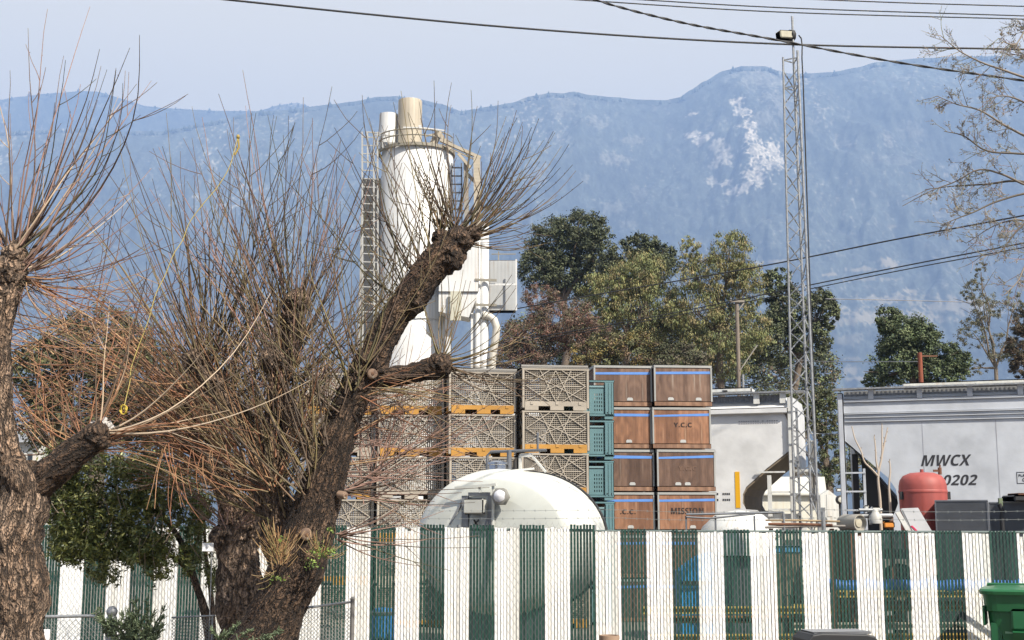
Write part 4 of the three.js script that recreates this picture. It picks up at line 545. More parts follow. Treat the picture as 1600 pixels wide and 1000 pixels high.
// ---------- stacked beams and blue things behind the fence slats ----------
{
  const D = 17.2, k = mpp(D), y = (q) => EYE + (820 - q) * k, yel = painted([0.60, 0.42, 0.10], 0.6), org = painted([0.46, 0.20, 0.05], 0.6), wht = painted([0.6, 0.56, 0.45], 0.6);
  const info = [[1300, 1640, 925, yel, 'topmost yellow beam of the stack seen through the right green slats'], [1300, 1640, 941, org, 'rust orange beam under the topmost yellow beam behind the slats'], [1230, 1560, 948, yel, 'second yellow beam of the stack behind the middle slats'], [1000, 1300, 950, yel, 'left yellow beam of the stack behind the slats'], [1230, 1600, 975, wht, 'pale beam low in the stack behind the slats'], [1010, 1400, 966, org, 'rust orange beam low on the left of the stack behind slats'], [1010, 1560, 991, yel, 'lowest yellow beam of the stack behind the slats']];
  info.forEach(([a, b, py, m, label], i) => { const p0 = P((a + b) / 2, 820, D + (i % 3) * 0.13), g = thing('steel_beam', label, 'beam', [p0.x, y(py), p0.z], 0.045, 'beams stacked behind the slat fence'); const L = (b - a) * k; let mb = new MB(); mb.box(0, 0.035, 0.03, L, 0.02, 0.1); mb.box(0, -0.035, 0.03, L, 0.02, 0.1); mb.box(0, 0, 0.01, L, 0.05, 0.02); mb.build('beam', m, g); for (const s of [-1, 1]) { mb = new MB(); mb.box(s * L * 0.46, 0, 0.05, 0.02, 0.05, 0.06); mb.build('end_plate', m, g); } });
  const rack = thing('timber_crib', 'dark timber cribbing holding up the beams behind the fence', 'cribbing', [P(1300, 820, D + 0.3).x, 0, -D - 0.3]); for (const x of [-2.3, -0.6, 0.9, 2.3]) { const mb = new MB(); mb.box(x, y(930) / 2, -0.1, 0.14, y(930), 0.14, 0.01); mb.build('post', M.tan, rack); }
  const t = P(1440, 915, D), tarp = thing('blue_tarpaulin', 'blue tarpaulin roll lying on the beams behind the right slats', 'tarpaulin', [t.x, y(914), t.z]); let mb = new MB(); { const pts = [], rad = []; for (let i = 0; i <= 30; i++) { pts.push(V(-1.25 + i * 0.085, 0.012 * Math.sin(i * 1.3), 0.02 * Math.sin(i * 0.7))); rad.push(0.085 + 0.012 * Math.sin(i * 2.1)); } mb.tube(pts, rad, 14); } mb.build('roll', mat([0.03, 0.14, 0.42], 0.6), tarp); for (const x of [-0.8, 0.1, 0.9]) { mb = new MB(); mb.M = new THREE.Matrix4().makeRotationZ(Math.PI / 2).setPosition(x, 0, 0); mb.lathe([[0.098, -0.02], [0.105, 0], [0.098, 0.02]], 14); mb.build('tie', M.black, tarp); }
  const b1 = P(598, 970, 16.6), drum = thing('blue_drum', 'blue plastic drum behind the green slats left of the white tank', 'drum', [b1.x, 0, b1.z]); mb = new MB(); mb.lathe([[0, 0], [0.13, 0], [0.145, 0.05], [0.145, 0.35], [0.15, 0.37], [0.145, 0.39], [0.145, 0.62], [0.12, 0.70], [0, 0.72]], 24); mb.build('shell', mat([0.02, 0.17, 0.45], 0.5), drum); mb = new MB(); mb.lathe([[0.147, 0.62], [0.155, 0.63], [0.155, 0.66], [0.14, 0.67]], 24); mb.build('hoop', M.steelGray, drum);
  const b2 = P(1078, 880, 18.5), crate = thing('blue_machine_cover', 'blue sloping machine cover seen through slats below the wooden bins', 'machine cover', [b2.x, 0, b2.z]); mb = new MB(); mb.extrude([[-0.2, 0], [0.25, 0], [0.25, b2.y + 0.15], [0.05, b2.y + 0.08], [-0.2, b2.y - 0.1]], 0.5, [], null, 0.01); mb.build('cover', mat([0.02, 0.22, 0.5], 0.5), crate); mb = new MB(); mb.box(0.02, b2.y - 0.25, 0.52, 0.4, 0.05, 0.02); mb.build('trim', M.dark, crate);
  const b3 = P(1225, 853, 18.2), box = thing('light_blue_case', 'light blue long case behind the green slats under the pipes', 'case', [b3.x, b3.y - 0.1, b3.z]); mb = new MB(); mb.box(0, 0.05, 0, 0.45, 0.1, 0.3, 0.02); mb.build('body', mat([0.10, 0.32, 0.55], 0.5), box); mb = new MB(); mb.box(0, -(b3.y - 0.1) / 2 - 0.005, 0, 0.4, b3.y - 0.11, 0.25); mb.build('stand', M.tan, box);
}

// ---------- lattice mast ----------
{
  const D = 25, b = P(1263, 820, D), tp = P(1241.5, 92, D), H = tp.y, g = thing('radio_tower', 'tall galvanised three-legged lattice tower standing between the two hopper railcars', 'tower', [b.x, 0, b.z]);
  const A = [177, 297, 57].map((a) => (a + 6) * Math.PI / 180), R = (y) => lerp(0.285, 0.175, y / H), leg = (i, y) => V(Math.cos(A[i]) * R(y), y, Math.sin(A[i]) * R(y) * -1);
  let mb;
  for (let i = 0; i < 3; i++) { mb = new MB(); mb.tube([leg(i, 0), leg(i, H + (i === 1 ? 0.12 : 0.03))], i === 0 ? 0.022 : 0.026, 8); mb.build('leg', M.galv, g); }
  const step = 0.36; let n = 0;
  for (let f = 0; f < 3; f++) { const i = f, j = (f + 1) % 3; for (let y = 0.1, k = 0; y < H - 0.3; y += step, k++) { mb = new MB(); mb.bar(k % 2 ? leg(i, y) : leg(j, y), k % 2 ? leg(j, y + step) : leg(i, y + step), 0.018, 0.018); if (n++ < 120) mb.build('brace', M.galv, g); } }
  for (const y of [H - 0.03, H - 0.62]) for (let f = 0; f < 3; f++) { mb = new MB(); mb.bar(leg(f, y), leg((f + 1) % 3, y), 0.02); mb.build('ring_bar', M.galv, g); }
  mb = new MB(); const m0 = leg(1, H - 0.9).add(V(0.02, 0, 0.02)); mb.tube([V(0.05, H - 0.9, -0.02), V(0.05, P(1241, 25, D).y, -0.02)], 0.024, 8); mb.build('mast_pipe', M.galv, g);
  mb = new MB(); { const pts = []; const q = [[1246, 55], [1250, 60], [1251.5, 72], [1251, 90], [1253, 130], [1257, 250], [1262, 400], [1268, 560], [1276, 790]]; for (const [x, y] of q) { const w = P(x + 2, y, D - 0.12); pts.push(V(w.x - b.x, w.y, w.z - b.z)); } mb.tube(pts, 0.014, 6); } mb.build('coax_cable', M.dark, g);
  mb = new MB(); mb.box(0, 0.06, 0, 0.9, 0.12, 0.9, 0.02); mb.build('footing', grimy([0.4, 0.39, 0.37], 0.9), g);
  const c = P(1227, 55, D), h = thing('box_antenna', 'beige box-shaped antenna housing fixed to the top pipe of the lattice tower', 'antenna', [c.x, c.y, c.z - 0.02], 0.35);
  mb = new MB(); mb.at(0, 0, 0, 0, 0, 0.08); mb.box(-0.02, 0, 0, 0.30, 0.17, 0.2, 0.02); mb.build('housing', painted([0.50, 0.47, 0.36], 0.5), h);
  mb = new MB(); mb.at(0.13, 0.012, 0, 0, 0, Math.PI / 2 + 0.08); mb.lathe([[0, -0.06], [0.125, -0.06], [0.13, 0.02], [0.08, 0.05], [0, 0.05]], 8, 1, 1); mb.build('back_plate', M.dark, h);
  mb = new MB(); mb.box(0.20, 0.0, 0, 0.10, 0.03, 0.05); mb.box(0.19, 0.07, 0, 0.05, 0.03, 0.03); mb.build('bracket', M.galv, h);
}

// ---------- silo plant ----------
{
  const D = 57, g = worldThing('cement_silo', 'tall white silo with beige stack, side ducts and caged ladder behind the willow', 'silo', V(P(649, 820, D).x, 0, -D)); let mb;
  const m = (py) => P(800, py, D).y, R = (px, py) => px * D / (cp - (500 - py) / F * sp) / F, wht = painted([0.80, 0.80, 0.78], 0.45), bge = painted([0.55, 0.48, 0.37], 0.55), gry = painted([0.50, 0.50, 0.48], 0.55), gld = grimy([0.33, 0.30, 0.24], 0.7);
  const cyl = (name, px, y0, y1, r, material, dz = 0, seg = 40) => { const q = P(px, (y0 + y1) / 2, D + dz), rr0 = R(r, (y0 + y1) / 2); const b = new MB(); b.at(q.x, 0, q.z); b.lathe([[0, y1 > 815 ? 0 : m(y1)], [rr0, y1 > 815 ? 0 : m(y1)], [rr0, m(y0)], [rr0 * 0.98, m(y0) + 0.05], [0, m(y0) + 0.08]], seg); return b.build(name, material, g); };
  cyl('silo_body', 649, 240, 820, 57, wht);
  { const q = P(649, 400, D), r0 = R(57.6, 240); for (const y of [239, 505]) { const b = new MB(); b.at(q.x, 0, q.z); const h = y === 239 ? 0.14 : 0.03; b.lathe([[r0, m(y) - h], [r0 + (y === 239 ? 0.08 : 0.012), m(y) - h], [r0 + (y === 239 ? 0.08 : 0.012), m(y)], [r0 - 0.02, m(y)]], 48); b.build(y === 239 ? 'top_flange' : 'seam_ring', y === 239 ? gld : wht, g); } }
  cyl('beige_stack', 640.5, 164, 236, 18.5, bge, -0.4);
  cyl('dust_collector', 607, 183, 236, 14.5, wht, -0.2);
  const W = (px, py, dz = 0) => P(px, py, D + dz);
  // top rail and posts
  mb = new MB(); { const q = P(649, 235, D), r0 = R(60, 235); for (const hh of [0.55, 1.05]) { const pts = []; for (let i = 0; i <= 24; i++) { const a = Math.PI * (0.08 + 0.84 * i / 24); pts.push(V(q.x + Math.cos(a) * r0, m(238) + hh * 0.55, q.z + Math.sin(a) * r0)); } mb.tube(pts, 0.03, 6); } for (let i = 0; i <= 8; i++) { const a = Math.PI * (0.08 + 0.84 * i / 8); mb.bar(V(q.x + Math.cos(a) * r0, m(240), q.z + Math.sin(a) * r0), V(q.x + Math.cos(a) * r0, m(238) + 0.58, q.z + Math.sin(a) * r0), 0.045); } } mb.build('guard_rail', gld, g);
  // left caged ladder and service column
  for (const x of [566, 574, 584, 590]) { const b = new MB(); b.bar(W(x, 206, -1), W(x + 1, x === 574 ? 262 : 560, -1), 0.07); b.build('ladder_post', gry, g); }
  for (let i = 0; i < 22; i++) { const y = 214 + i * 13, b = new MB(); b.bar(W(566, y, -1), W(591, y + 1, -1), 0.045); if (i < 5 || i % 2) b.bar(W(566, y, -1), W(566, y, 0.6), 0.045); b.build('ladder_rung', gry, g); }
  mb = new MB(); mb.bar(W(572, 206, -1), W(600, 209, -1), 0.05); mb.bar(W(584, 211, -1), W(617, 212, -1), 0.05); mb.bar(W(598, 228, -1), W(618, 228, -1), 0.28); mb.build('service_platform', gry, g);
  { const a = W(579, 400, 0.8), b = new MB(); b.box(a.x, m(275) / 2, a.z, R(30, 400), m(275), 0.8); b.build('service_column', painted([0.42, 0.40, 0.36], 0.6), g); }
  // right: bracket, sloping arm, casing, ladder
  mb = new MB(); mb.bar(W(672, 236, -1.2), W(686, 206, -1.2), 0.30); mb.bar(W(686, 206, -1.2), W(704, 234, -1.2), 0.14); mb.bar(W(664, 213, -1.2), W(690, 207, -1.2), 0.07); mb.build('head_bracket', bge, g);
  mb = new MB(); mb.bar(W(688, 219, -1.2), W(751, 247, -1.2), 0.22, 0.13); mb.bar(W(690, 226, -1.2), W(748, 252, -1.2), 0.09, 0.06); mb.bar(W(716, 240, -1.2), W(735, 262, -1.2), 0.12); mb.build('conveyor_arm', bge, g);
  mb = new MB(); mb.bar(W(745, 246, -1.2), W(747, 395, -1.2), 0.34, 0.3); mb.build('elevator_casing', bge, g);
  mb = new MB(); mb.bar(W(726, 268, -1.0), W(742, 284, -1.0), 0.14); mb.bar(W(728, 255, -1), W(730, 390, -1), 0.24, 0.2); mb.build('chute', painted([0.36, 0.33, 0.28], 0.6), g);
  for (let i = 0; i < 9; i++) { const b = new MB(); b.bar(W(705, 262 + i * 13, -0.6), W(722, 262 + i * 13, -0.6), 0.06); b.build('side_rung', M.steelGray, g); }
  mb = new MB(); mb.bar(W(706, 255, -0.6), W(707, 380, -0.6), 0.06); mb.bar(W(721, 255, -0.6), W(722, 380, -0.6), 0.06); mb.build('side_ladder', M.steelGray, g);
  mb = new MB(); mb.bar(W(630, 199, -1.6), W(664, 200, -1.6), 0.05); mb.bar(W(664, 200, -1.6), W(695, 204, -1.6), 0.05); mb.bar(W(656, 196, -1.6), W(657, 202, -1.6), 0.12); mb.build('vent_line', wht, g);
  // second bin and ducts
  { const b = new MB(), a = W(718, 440, -1.5), hw = R(30, 440), t = m(395), y1 = m(470), y2 = m(508); b.box(a.x, (t + y1) / 2, a.z, hw * 2, t - y1, 1.6, 0.02); b.extrude([[-hw, y1], [hw, y1], [hw * 0.5, y2], [-hw, y2 + 0.25]], 1.4, [], new THREE.Matrix4().makeTranslation(a.x, 0, a.z - 0.7)); b.build('batch_hopper', wht, g); }
  mb = new MB(); { const a = W(712, 478, -2.4); mb.box(a.x, a.y, a.z, R(16, 478), R(44, 478), 0.1); } mb.build('inspection_panel', painted([0.62, 0.60, 0.48], 0.5), g);
  for (const [x, y0, y1, r, mt] of [[747, 372, 820, 4.5, wht], [757, 366, 820, 6.5, wht], [752, 380, 820, 2.2, gld]]) { const q = P(x, 470, D - 2), b = new MB(); b.at(q.x, 0, q.z); b.lathe([[R(r, 470), 0], [R(r, 470), m(y0)], [0, m(y0) + 0.15]], 16); b.build('duct', mt, g); }
  for (const y of [437, 476]) { const b = new MB(); b.bar(W(742, y, -2.3), W(776, y + 1, -2.3), 0.08, 0.10); b.build('duct_clamp', gld, g); }
  mb = new MB(); { const a = W(785, 448, -1.2); mb.box(a.x, a.y, a.z, R(41, 448), R(78, 448), 0.7, 0.02); } mb.build('filter_box', painted([0.50, 0.51, 0.51], 0.5), g);
  mb = new MB(); { const a = W(786, 449, -1.56); mb.box(a.x, a.y, a.z + 0.33 * 2, R(40, 448), 0.09, 0.06); mb.box(a.x + R(20, 448), a.y, a.z + 0.6, 0.07, R(78, 448), 0.06); } mb.build('filter_rib', wht, g);
  mb = new MB(); mb.bar(W(779, 393, -1.2), W(779, 410, -1.2), 0.05); mb.bar(W(768, 397, -1.2), W(806, 397, -1.2), 0.04); mb.build('antenna_rod', gld, g);
  mb = new MB(); { const pts = [[754, 493], [764, 494], [772, 500], [776, 512], [774, 530], [770, 552], [768, 580], [767, 640]].map(([x, y]) => W(x, y, -2.2)); mb.tube(pts, R(5.8, 530), 16); } mb.build('elbow_pipe', painted([0.66, 0.62, 0.54], 0.5), g);
  for (const x of [700, 740]) { const q = P(x, 540, D - 1.8), b = new MB(); b.box(q.x, m(500) / 2, q.z, R(8, 540), m(500), 0.3); b.build('support_leg', wht, g); }
}

// ---------- poles and overhead lines ----------
{
  const mk = (name, label, px, top, D, r, m, arms) => { const p = P(px, top, D), g = worldThing(name, label, 'utility pole', V(p.x, 0, p.z)); let mb = new MB(); mb.tube([V(p.x, 0, p.z), V(p.x, p.y, p.z)], [r * 1.25, r], 10); mb.build('pole', m, g); for (const [dx, dy, L] of arms) { mb = new MB(); mb.box(p.x + dx, p.y + dy, p.z + r, L, 0.09, 0.08); mb.build('crossarm', grimy([0.34, 0.30, 0.25], 0.9), g); } return [g, p]; };
  const [g, p] = mk('utility_pole', 'grey wooden utility pole with braced crossarm in front of the olive trees', 1151, 468, 60, 0.09, grimy([0.27, 0.22, 0.18], 0.9), [[0.0, -0.10, 0.7]]);
  let mb = new MB(); mb.bar(V(p.x + 0.05, p.y - 0.55, p.z + 0.1), V(p.x + 0.35, p.y - 0.14, p.z + 0.1), 0.05); mb.bar(V(p.x + 0.05, p.y - 3.4, p.z + 0.1), V(p.x + 0.9, p.y - 2.2, p.z + 0.1), 0.045); mb.build('arm_brace', grimy([0.36, 0.33, 0.3], 0.9), g);
  for (const x of [-0.3, 0.28]) { const b = new MB(); b.at(p.x + x, p.y - 0.05, p.z + 0.1); b.lathe([[0.03, 0], [0.06, 0.05], [0.03, 0.1], [0.05, 0.14], [0, 0.18]], 8); b.build('insulator', M.steelGray, g); }
  mb = new MB(); mb.tube([V(p.x + 0.17, 0, p.z + 0.12), V(p.x + 0.17, p.y - 3.6, p.z + 0.12)], 0.06, 8); mb.build('conduit', M.galv, g);
  const [g2, p2] = mk('utility_pole', 'short rust-red pole rising above the blue-grey railcar before the dark green tree', 1437, 551, 44, 0.075, grimy([0.30, 0.085, 0.045], 0.9), []);
  mb = new MB(); mb.box(p2.x + 0.3, p2.y - 0.12, p2.z, 0.6, 0.05, 0.05); mb.build('crossarm', M.rust, g2);
  const line = (name, label, pts, r, m = M.cable, twist = 0, group) => {
    const q = pts.map(([x, y, D]) => P(x, y, D)), curve = new THREE.CatmullRomCurve3(q), g = worldThing(name, label, 'cable', q[0].clone(), group);
    const n = twist ? 120 : 40, A = [], B = []; for (let i = 0; i <= n; i++) { const c = curve.getPoint(i / n); if (twist) { const a = i / n * Math.PI * 2 * twist; A.push(c.clone().add(V(0, Math.cos(a) * r * 0.9, Math.sin(a) * r))); B.push(c.clone().add(V(0, -Math.cos(a) * r * 0.9, -Math.sin(a) * r))); } else A.push(c); }
    let b = new MB(); b.tube(A, twist ? r * 0.9 : r, 6, false); b.build('strand', m, g); if (twist) { b = new MB(); b.tube(B, r * 0.9, 6, false); b.build('strand', m, g); b = new MB(); b.tube(A.map((v, i) => v.clone().add(B[i]).multiplyScalar(0.5)), r * 0.7, 6, false); b.build('messenger_wire', m, g); }
  };
  const k = (D, px) => px * D / F / 2;
  line('power_line', 'thick black overhead line sloping across the whole sky from upper left', [[250, -12, 15], [350, -1, 15], [800, 43, 15.5], [1200, 68, 16], [1620, 77.5, 16.5]], k(15.5, 3.3));
  line('service_cable', 'twisted black service cable sagging in front of the tower top', [[860, -28, 14], [928, -1, 14], [1060, 34, 14.3], [1200, 60, 14.6], [1400, 97, 15], [1620, 129, 15.4]], k(14.5, 2.5), M.cable, 15);
  line('power_line', 'upper thin wire of the close pair near the top right of the sky', [[960, -3, 22], [1200, 11, 22], [1620, 25.5, 22]], k(22, 2.0), M.cable, 0);
  line('power_line', 'lower thin wire of the close pair near the top right of the sky', [[860, -3, 22], [1200, 18, 22], [1620, 30.5, 22]], k(22, 2.0), M.cable, 0);
  line('power_line', 'highest thin wire cutting only the upper right corner of the sky', [[1200, -4, 23], [1400, 4, 23], [1620, 10.5, 23]], k(23, 2.0), M.cable, 0);
  line('power_line', 'upper single wire rising to the right across the olive trees', [[700, 502, 60], [870, 471, 55], [1200, 414, 45], [1400, 374, 40], [1620, 333, 36]], k(45, 2.2), M.cable, 0);
  line('power_line', 'upper of two parallel wires rising right past the utility pole', [[760, 540, 62], [1000, 499, 58], [1150, 469, 55], [1400, 418, 45], [1620, 376, 38]], k(48, 2.0), M.cable, 0);
  line('power_line', 'lower of two parallel wires rising right past the utility pole', [[760, 544, 62], [1000, 503, 58], [1150, 475, 55], [1400, 424, 45], [1620, 383, 38]], k(48, 1.6), M.cable, 0);
  line('power_line', 'faint distant wire over the dark green tree on the right', [[1290, 467, 80], [1400, 469, 80], [1620, 475, 80]], k(80, 1.3), M.paleInk, 0);
  line('power_line', 'pale wire running from the tower to the rust-red pole', [[1240, 563, 60], [1300, 565, 55], [1437, 565, 44]], k(50, 1.2), M.galv, 0);
  line('power_line', 'thin pale wire between the two railcars', [[1262, 677, 30], [1290, 678, 30], [1316, 678, 30]], k(30, 1.5), M.galv, 0);
}

// ---------- middle-distance trees ----------
const barkFar = mat([0.13, 0.10, 0.075], 0.95);
function leafBlob(mb, c, r, n, size, cols, o = {}) {              // n leaf-sized faces spread round one clump
  for (let k = 0; k < n; k++) {
    const d = V(gauss(), gauss(), gauss()); const len = d.length() || 1; const out = d.clone().divideScalar(len);
    const p = V(c.x + d.x * r[0] * 0.62, c.y + d.y * r[1] * 0.62, c.z + d.z * r[2] * 0.62), s = size * rr(0.6, 1.4);
    const nn = out.multiplyScalar(0.6).add(V(gauss() * 0.8, 0.35 + gauss() * 0.6, gauss() * 0.8)).normalize();
    let t = V(gauss(), gauss() - (o.hang || 0) * 2.2, gauss()); t.addScaledVector(nn, -t.dot(nn)).normalize(); const b = nn.clone().cross(t), w = s * (o.thin || 0.55);
    const q = rnd(), a = cols[Math.floor(rnd() * cols.length)], sh = 0.72 + 0.56 * q; mb.col = [a[0] * sh, a[1] * sh, a[2] * sh];
    const i0 = mb.v(p.x - t.x * s, p.y - t.y * s, p.z - t.z * s, nn.x, nn.y, nn.z), i1 = mb.v(p.x + b.x * w, p.y + b.y * w, p.z + b.z * w, nn.x, nn.y, nn.z), i2 = mb.v(p.x + t.x * s, p.y + t.y * s, p.z + t.z * s, nn.x, nn.y, nn.z), i3 = mb.v(p.x - b.x * w, p.y - b.y * w, p.z - b.z * w, nn.x, nn.y, nn.z);
    mb.i.push(i0, i2, i1, i0, i3, i2);
  }
}
function tree(name, label, o) {                                   // crown given as blobs in photograph pixels at distance D
  const D = o.D, k = mpp(D), base = P(o.base[0], 820, D), g = worldThing(name, label, o.cat || 'tree', V(base.x, 0, base.z), o.group);
  const tb = new MB(), ends = [];
  for (const b of o.blobs) ends.push(P(b[0], b[1], D + (b[4] || 0)));
  const top = P(o.base[0], o.fork || 600, D);
  const wob = (a, b, n, r0, r1) => { const pts = [], rad = []; for (let i = 0; i <= n; i++) { const t = i / n; pts.push(a.clone().lerp(b, t).add(V(gauss(), gauss() * 0.5, gauss()).multiplyScalar(t > 0 && t < 1 ? a.distanceTo(b) * 0.035 : 0))); rad.push(lerp(r0, r1, t)); } tb.tube(pts, rad, 8, false); return pts; };
  const R = (o.trunk || 6) * k;
  wob(V(base.x, 0, base.z), top, 6, R * 1.3, R * 0.9);
  for (const e of ends) { const pts = wob(top, e, 5, R * 0.6, R * 0.16); for (let j = 0; j < 3; j++) wob(pts[2 + (j % 3)], e.clone().add(V(gauss(), gauss() + 0.3, gauss()).multiplyScalar(k * 30)), 3, R * 0.2, R * 0.05); }
  tb.build('trunk', o.bark || barkFar, g);
  const mb = new MB();
  let area = 0; for (const b of o.blobs) area += b[2] * b[3];
  for (const b of o.blobs) {
    const n = o.n * 3.0 * b[2] * b[3] / area, cs = (o.clump || 0.2) * 1.25, nc = Math.max(10, Math.round((o.nc || 1) * 70 * Math.sqrt(b[2] * b[3]) / 40)), rz = (b[2] + b[3]) / 2;
    const cols = b[5] || o.cols;
    for (let j = 0; j < nc; j++) {
      const d = V(gauss(), gauss(), gauss()).normalize().multiplyScalar(0.35 + 0.65 * Math.pow(rnd(), 0.45));
      const c = P(b[0] + d.x * b[2], b[1] - d.y * b[3], D + (b[4] || 0) - d.z * rz * k);
      const s = cs * rr(0.6, 1.35) * Math.min(b[2], b[3]) * k, base = cols[Math.floor(rnd() * cols.length)], f = rr(0.7, 1.3), cc = [base, base, cols[Math.floor(rnd() * cols.length)]].map((q) => q.map((x) => x * f));
      leafBlob(mb, c, [s * 1.25, s, s * 1.25], Math.round(n / nc), o.leaf * k * 0.72, cc, o);
    }
  }
  mb.build('crown', vcol(0.85), g);
  return g;
}
const darkG = [[0.060, 0.072, 0.034], [0.080, 0.092, 0.044], [0.048, 0.058, 0.030], [0.11, 0.115, 0.06]];
const olive = [[0.18, 0.19, 0.07], [0.22, 0.205, 0.085], [0.14, 0.165, 0.07], [0.23, 0.185, 0.09]];
const brownR = [[0.17, 0.095, 0.07], [0.13, 0.095, 0.065], [0.19, 0.10, 0.075], [0.11, 0.10, 0.055]];
reseed(21);
tree('hedge_thicket', 'long dark mixed thicket low behind the bins and white railcar', { D: 104, base: [1010, 820], fork: 620, trunk: 3, leaf: 3.0, n: 14000, nc: 1.4, clump: 0.26, cat: 'thicket', cols: [...darkG, olive[2], brownR[1]], blobs: [[830, 540, 50, 50, 0], [900, 545, 60, 50, 0], [980, 530, 60, 60, 0], [1060, 535, 60, 60, 0], [1140, 550, 60, 60, 0], [1220, 570, 60, 50, 0], [1285, 590, 34, 40, 0]] });
tree('eucalyptus_tree', 'tall dark green broad tree highest of the group right of the silo', { D: 92, base: [880, 820], fork: 470, trunk: 6, leaf: 2.6, n: 15000, nc: 1.6, clump: 0.24, cols: darkG, blobs: [[905, 360, 46, 34, 0], [868, 385, 46, 44, 1], [935, 395, 30, 42, -1], [845, 420, 34, 34, 0], [900, 430, 60, 40, 1]] });
tree('dark_tree', 'dark rounded tree between the tallest tree and the olive trees', { D: 96, base: [1010, 820], fork: 480, leaf: 2.6, n: 8000, nc: 1.5, clump: 0.24, cols: darkG, blobs: [[1000, 388, 32, 24, 0], [1025, 410, 34, 32, 0], [990, 430, 44, 36, 0]] });
tree('olive_tree', 'feathery yellow-olive tree in front of the tallest dark tree', { D: 76, base: [980, 820], fork: 530, leaf: 3.2, thin: 0.28, hang: 1, n: 16000, nc: 1.8, clump: 0.22, cols: olive, blobs: [[1000, 430, 44, 38, 0], [950, 450, 44, 34, 0], [1010, 480, 62, 46, 0], [930, 500, 46, 34, 0], [1040, 530, 60, 40, 0]] });
tree('olive_tree', 'feathery olive tree with pointed top just left of the tower', { D: 74, base: [1125, 820], fork: 530, leaf: 3.2, thin: 0.28, hang: 1, n: 18000, nc: 1.8, clump: 0.21, cols: olive, blobs: [[1140, 395, 34, 34, 0], [1078, 395, 17, 28, 0], [1120, 430, 58, 40, 0], [1165, 445, 34, 44, 0], [1090, 485, 56, 44, 0], [1150, 520, 56, 48, 0], [1110, 560, 70, 36, 0]] });
tree('loose_tree', 'loose dark tree with gaps standing behind the lattice tower', { D: 84, base: [1250, 820], fork: 560, leaf: 3.0, n: 9500, nc: 1.2, clump: 0.22, cols: [...darkG, olive[2]], blobs: [[1215, 440, 26, 22, 0], [1235, 480, 40, 34, 0], [1285, 475, 24, 26, 0], [1210, 530, 40, 44, 0], [1270, 530, 32, 34, 0], [1295, 490, 16, 30, 0]] });
tree('russet_tree', 'reddish brown half-bare tree beside the silo ducts', { D: 66, base: [850, 820], fork: 560, leaf: 2.4, thin: 0.35, n: 13000, nc: 1.6, clump: 0.22, cols: brownR, cat: 'tree', blobs: [[845, 470, 32, 26, 0], [880, 500, 60, 36, 0], [830, 530, 50, 40, 0], [920, 530, 44, 38, 0], [800, 555, 40, 30, 0]] });
tree('amber_tree', 'low yellow-brown tree behind the plywood bins', { D: 60, base: [975, 820], fork: 590, leaf: 2.4, n: 9000, nc: 1.5, clump: 0.22, cols: [[0.20, 0.15, 0.045], [0.14, 0.13, 0.05], [0.10, 0.105, 0.045], [0.15, 0.10, 0.06]], blobs: [[930, 555, 40, 30, 0], [985, 550, 44, 34, 0], [1060, 570, 50, 34, 0, [[0.10, 0.085, 0.055], [0.07, 0.075, 0.035]]]] });
tree('green_bush', 'mid green bush filling the gap between the two railcars', { D: 44, base: [1292, 820], fork: 740, leaf: 2.6, n: 9000, nc: 1.5, clump: 0.22, cat: 'bush', cols: [[0.085, 0.105, 0.04], [0.11, 0.12, 0.05], [0.07, 0.08, 0.04], [0.12, 0.11, 0.06]], blobs: [[1292, 650, 26, 44, 0], [1272, 640, 30, 40, 0], [1300, 720, 26, 46, 0], [1210, 650, 60, 50, 2], [1345, 730, 30, 50, 1]] });
tree('round_tree', 'dark green leafy tree above the blue-grey railcar', { D: 62, base: [1425, 820], fork: 580, leaf: 2.8, n: 15000, nc: 1.7, clump: 0.22, cols: [[0.07, 0.095, 0.04], [0.09, 0.12, 0.05], [0.055, 0.072, 0.034], [0.12, 0.14, 0.065]], blobs: [[1388, 500, 20, 26, 0], [1415, 525, 46, 36, 0], [1400, 565, 40, 34, 0], [1440, 540, 34, 40, 0], [1490, 565, 26, 32, 0], [1370, 590, 24, 18, 0], [1460, 580, 44, 24, 0]] });
tree('sparse_tree', 'thin feathery tree with visible trunk near the right edge', { D: 70, base: [1556, 820], fork: 575, trunk: 3.5, leaf: 2.4, thin: 0.3, n: 3600, nc: 1.0, clump: 0.2, cols: [[0.13, 0.125, 0.075], [0.10, 0.105, 0.06], [0.15, 0.135, 0.085]], bark: mat([0.16, 0.13, 0.10], 0.9), blobs: [[1533, 425, 10, 22, 0], [1518, 455, 18, 24, 0], [1540, 480, 26, 26, 0], [1520, 520, 26, 24, 0], [1565, 545, 28, 26, 0], [1585, 470, 16, 20, 0], [1520, 575, 24, 14, 0]] });
tree('brown_pine', 'brownish dark pine at the right edge above the railcar', { D: 58, base: [1608, 820], fork: 580, leaf: 2.6, thin: 0.25, n: 6000, nc: 1.6, clump: 0.22, cols: [[0.09, 0.07, 0.04], [0.06, 0.06, 0.035], [0.12, 0.08, 0.045]], blobs: [[1600, 505, 22, 22, 0], [1590, 545, 22, 20, 0], [1600, 575, 26, 16, 0]] });
tree('ivy_tree', 'broad olive-green ivy-covered tree behind the left tangle of twigs', { D: 40, base: [150, 820], fork: 700, trunk: 14, leaf: 4.0, n: 17000, nc: 1.6, clump: 0.24, cols: [[0.075, 0.078, 0.03], [0.10, 0.095, 0.035], [0.055, 0.06, 0.028], [0.13, 0.095, 0.045]], blobs: [[150, 535, 90, 54, 0], [70, 580, 52, 56, 0], [210, 590, 90, 60, 0], [110, 660, 80, 60, 0], [250, 660, 70, 54, 1], [310, 620, 50, 60, 2]] });
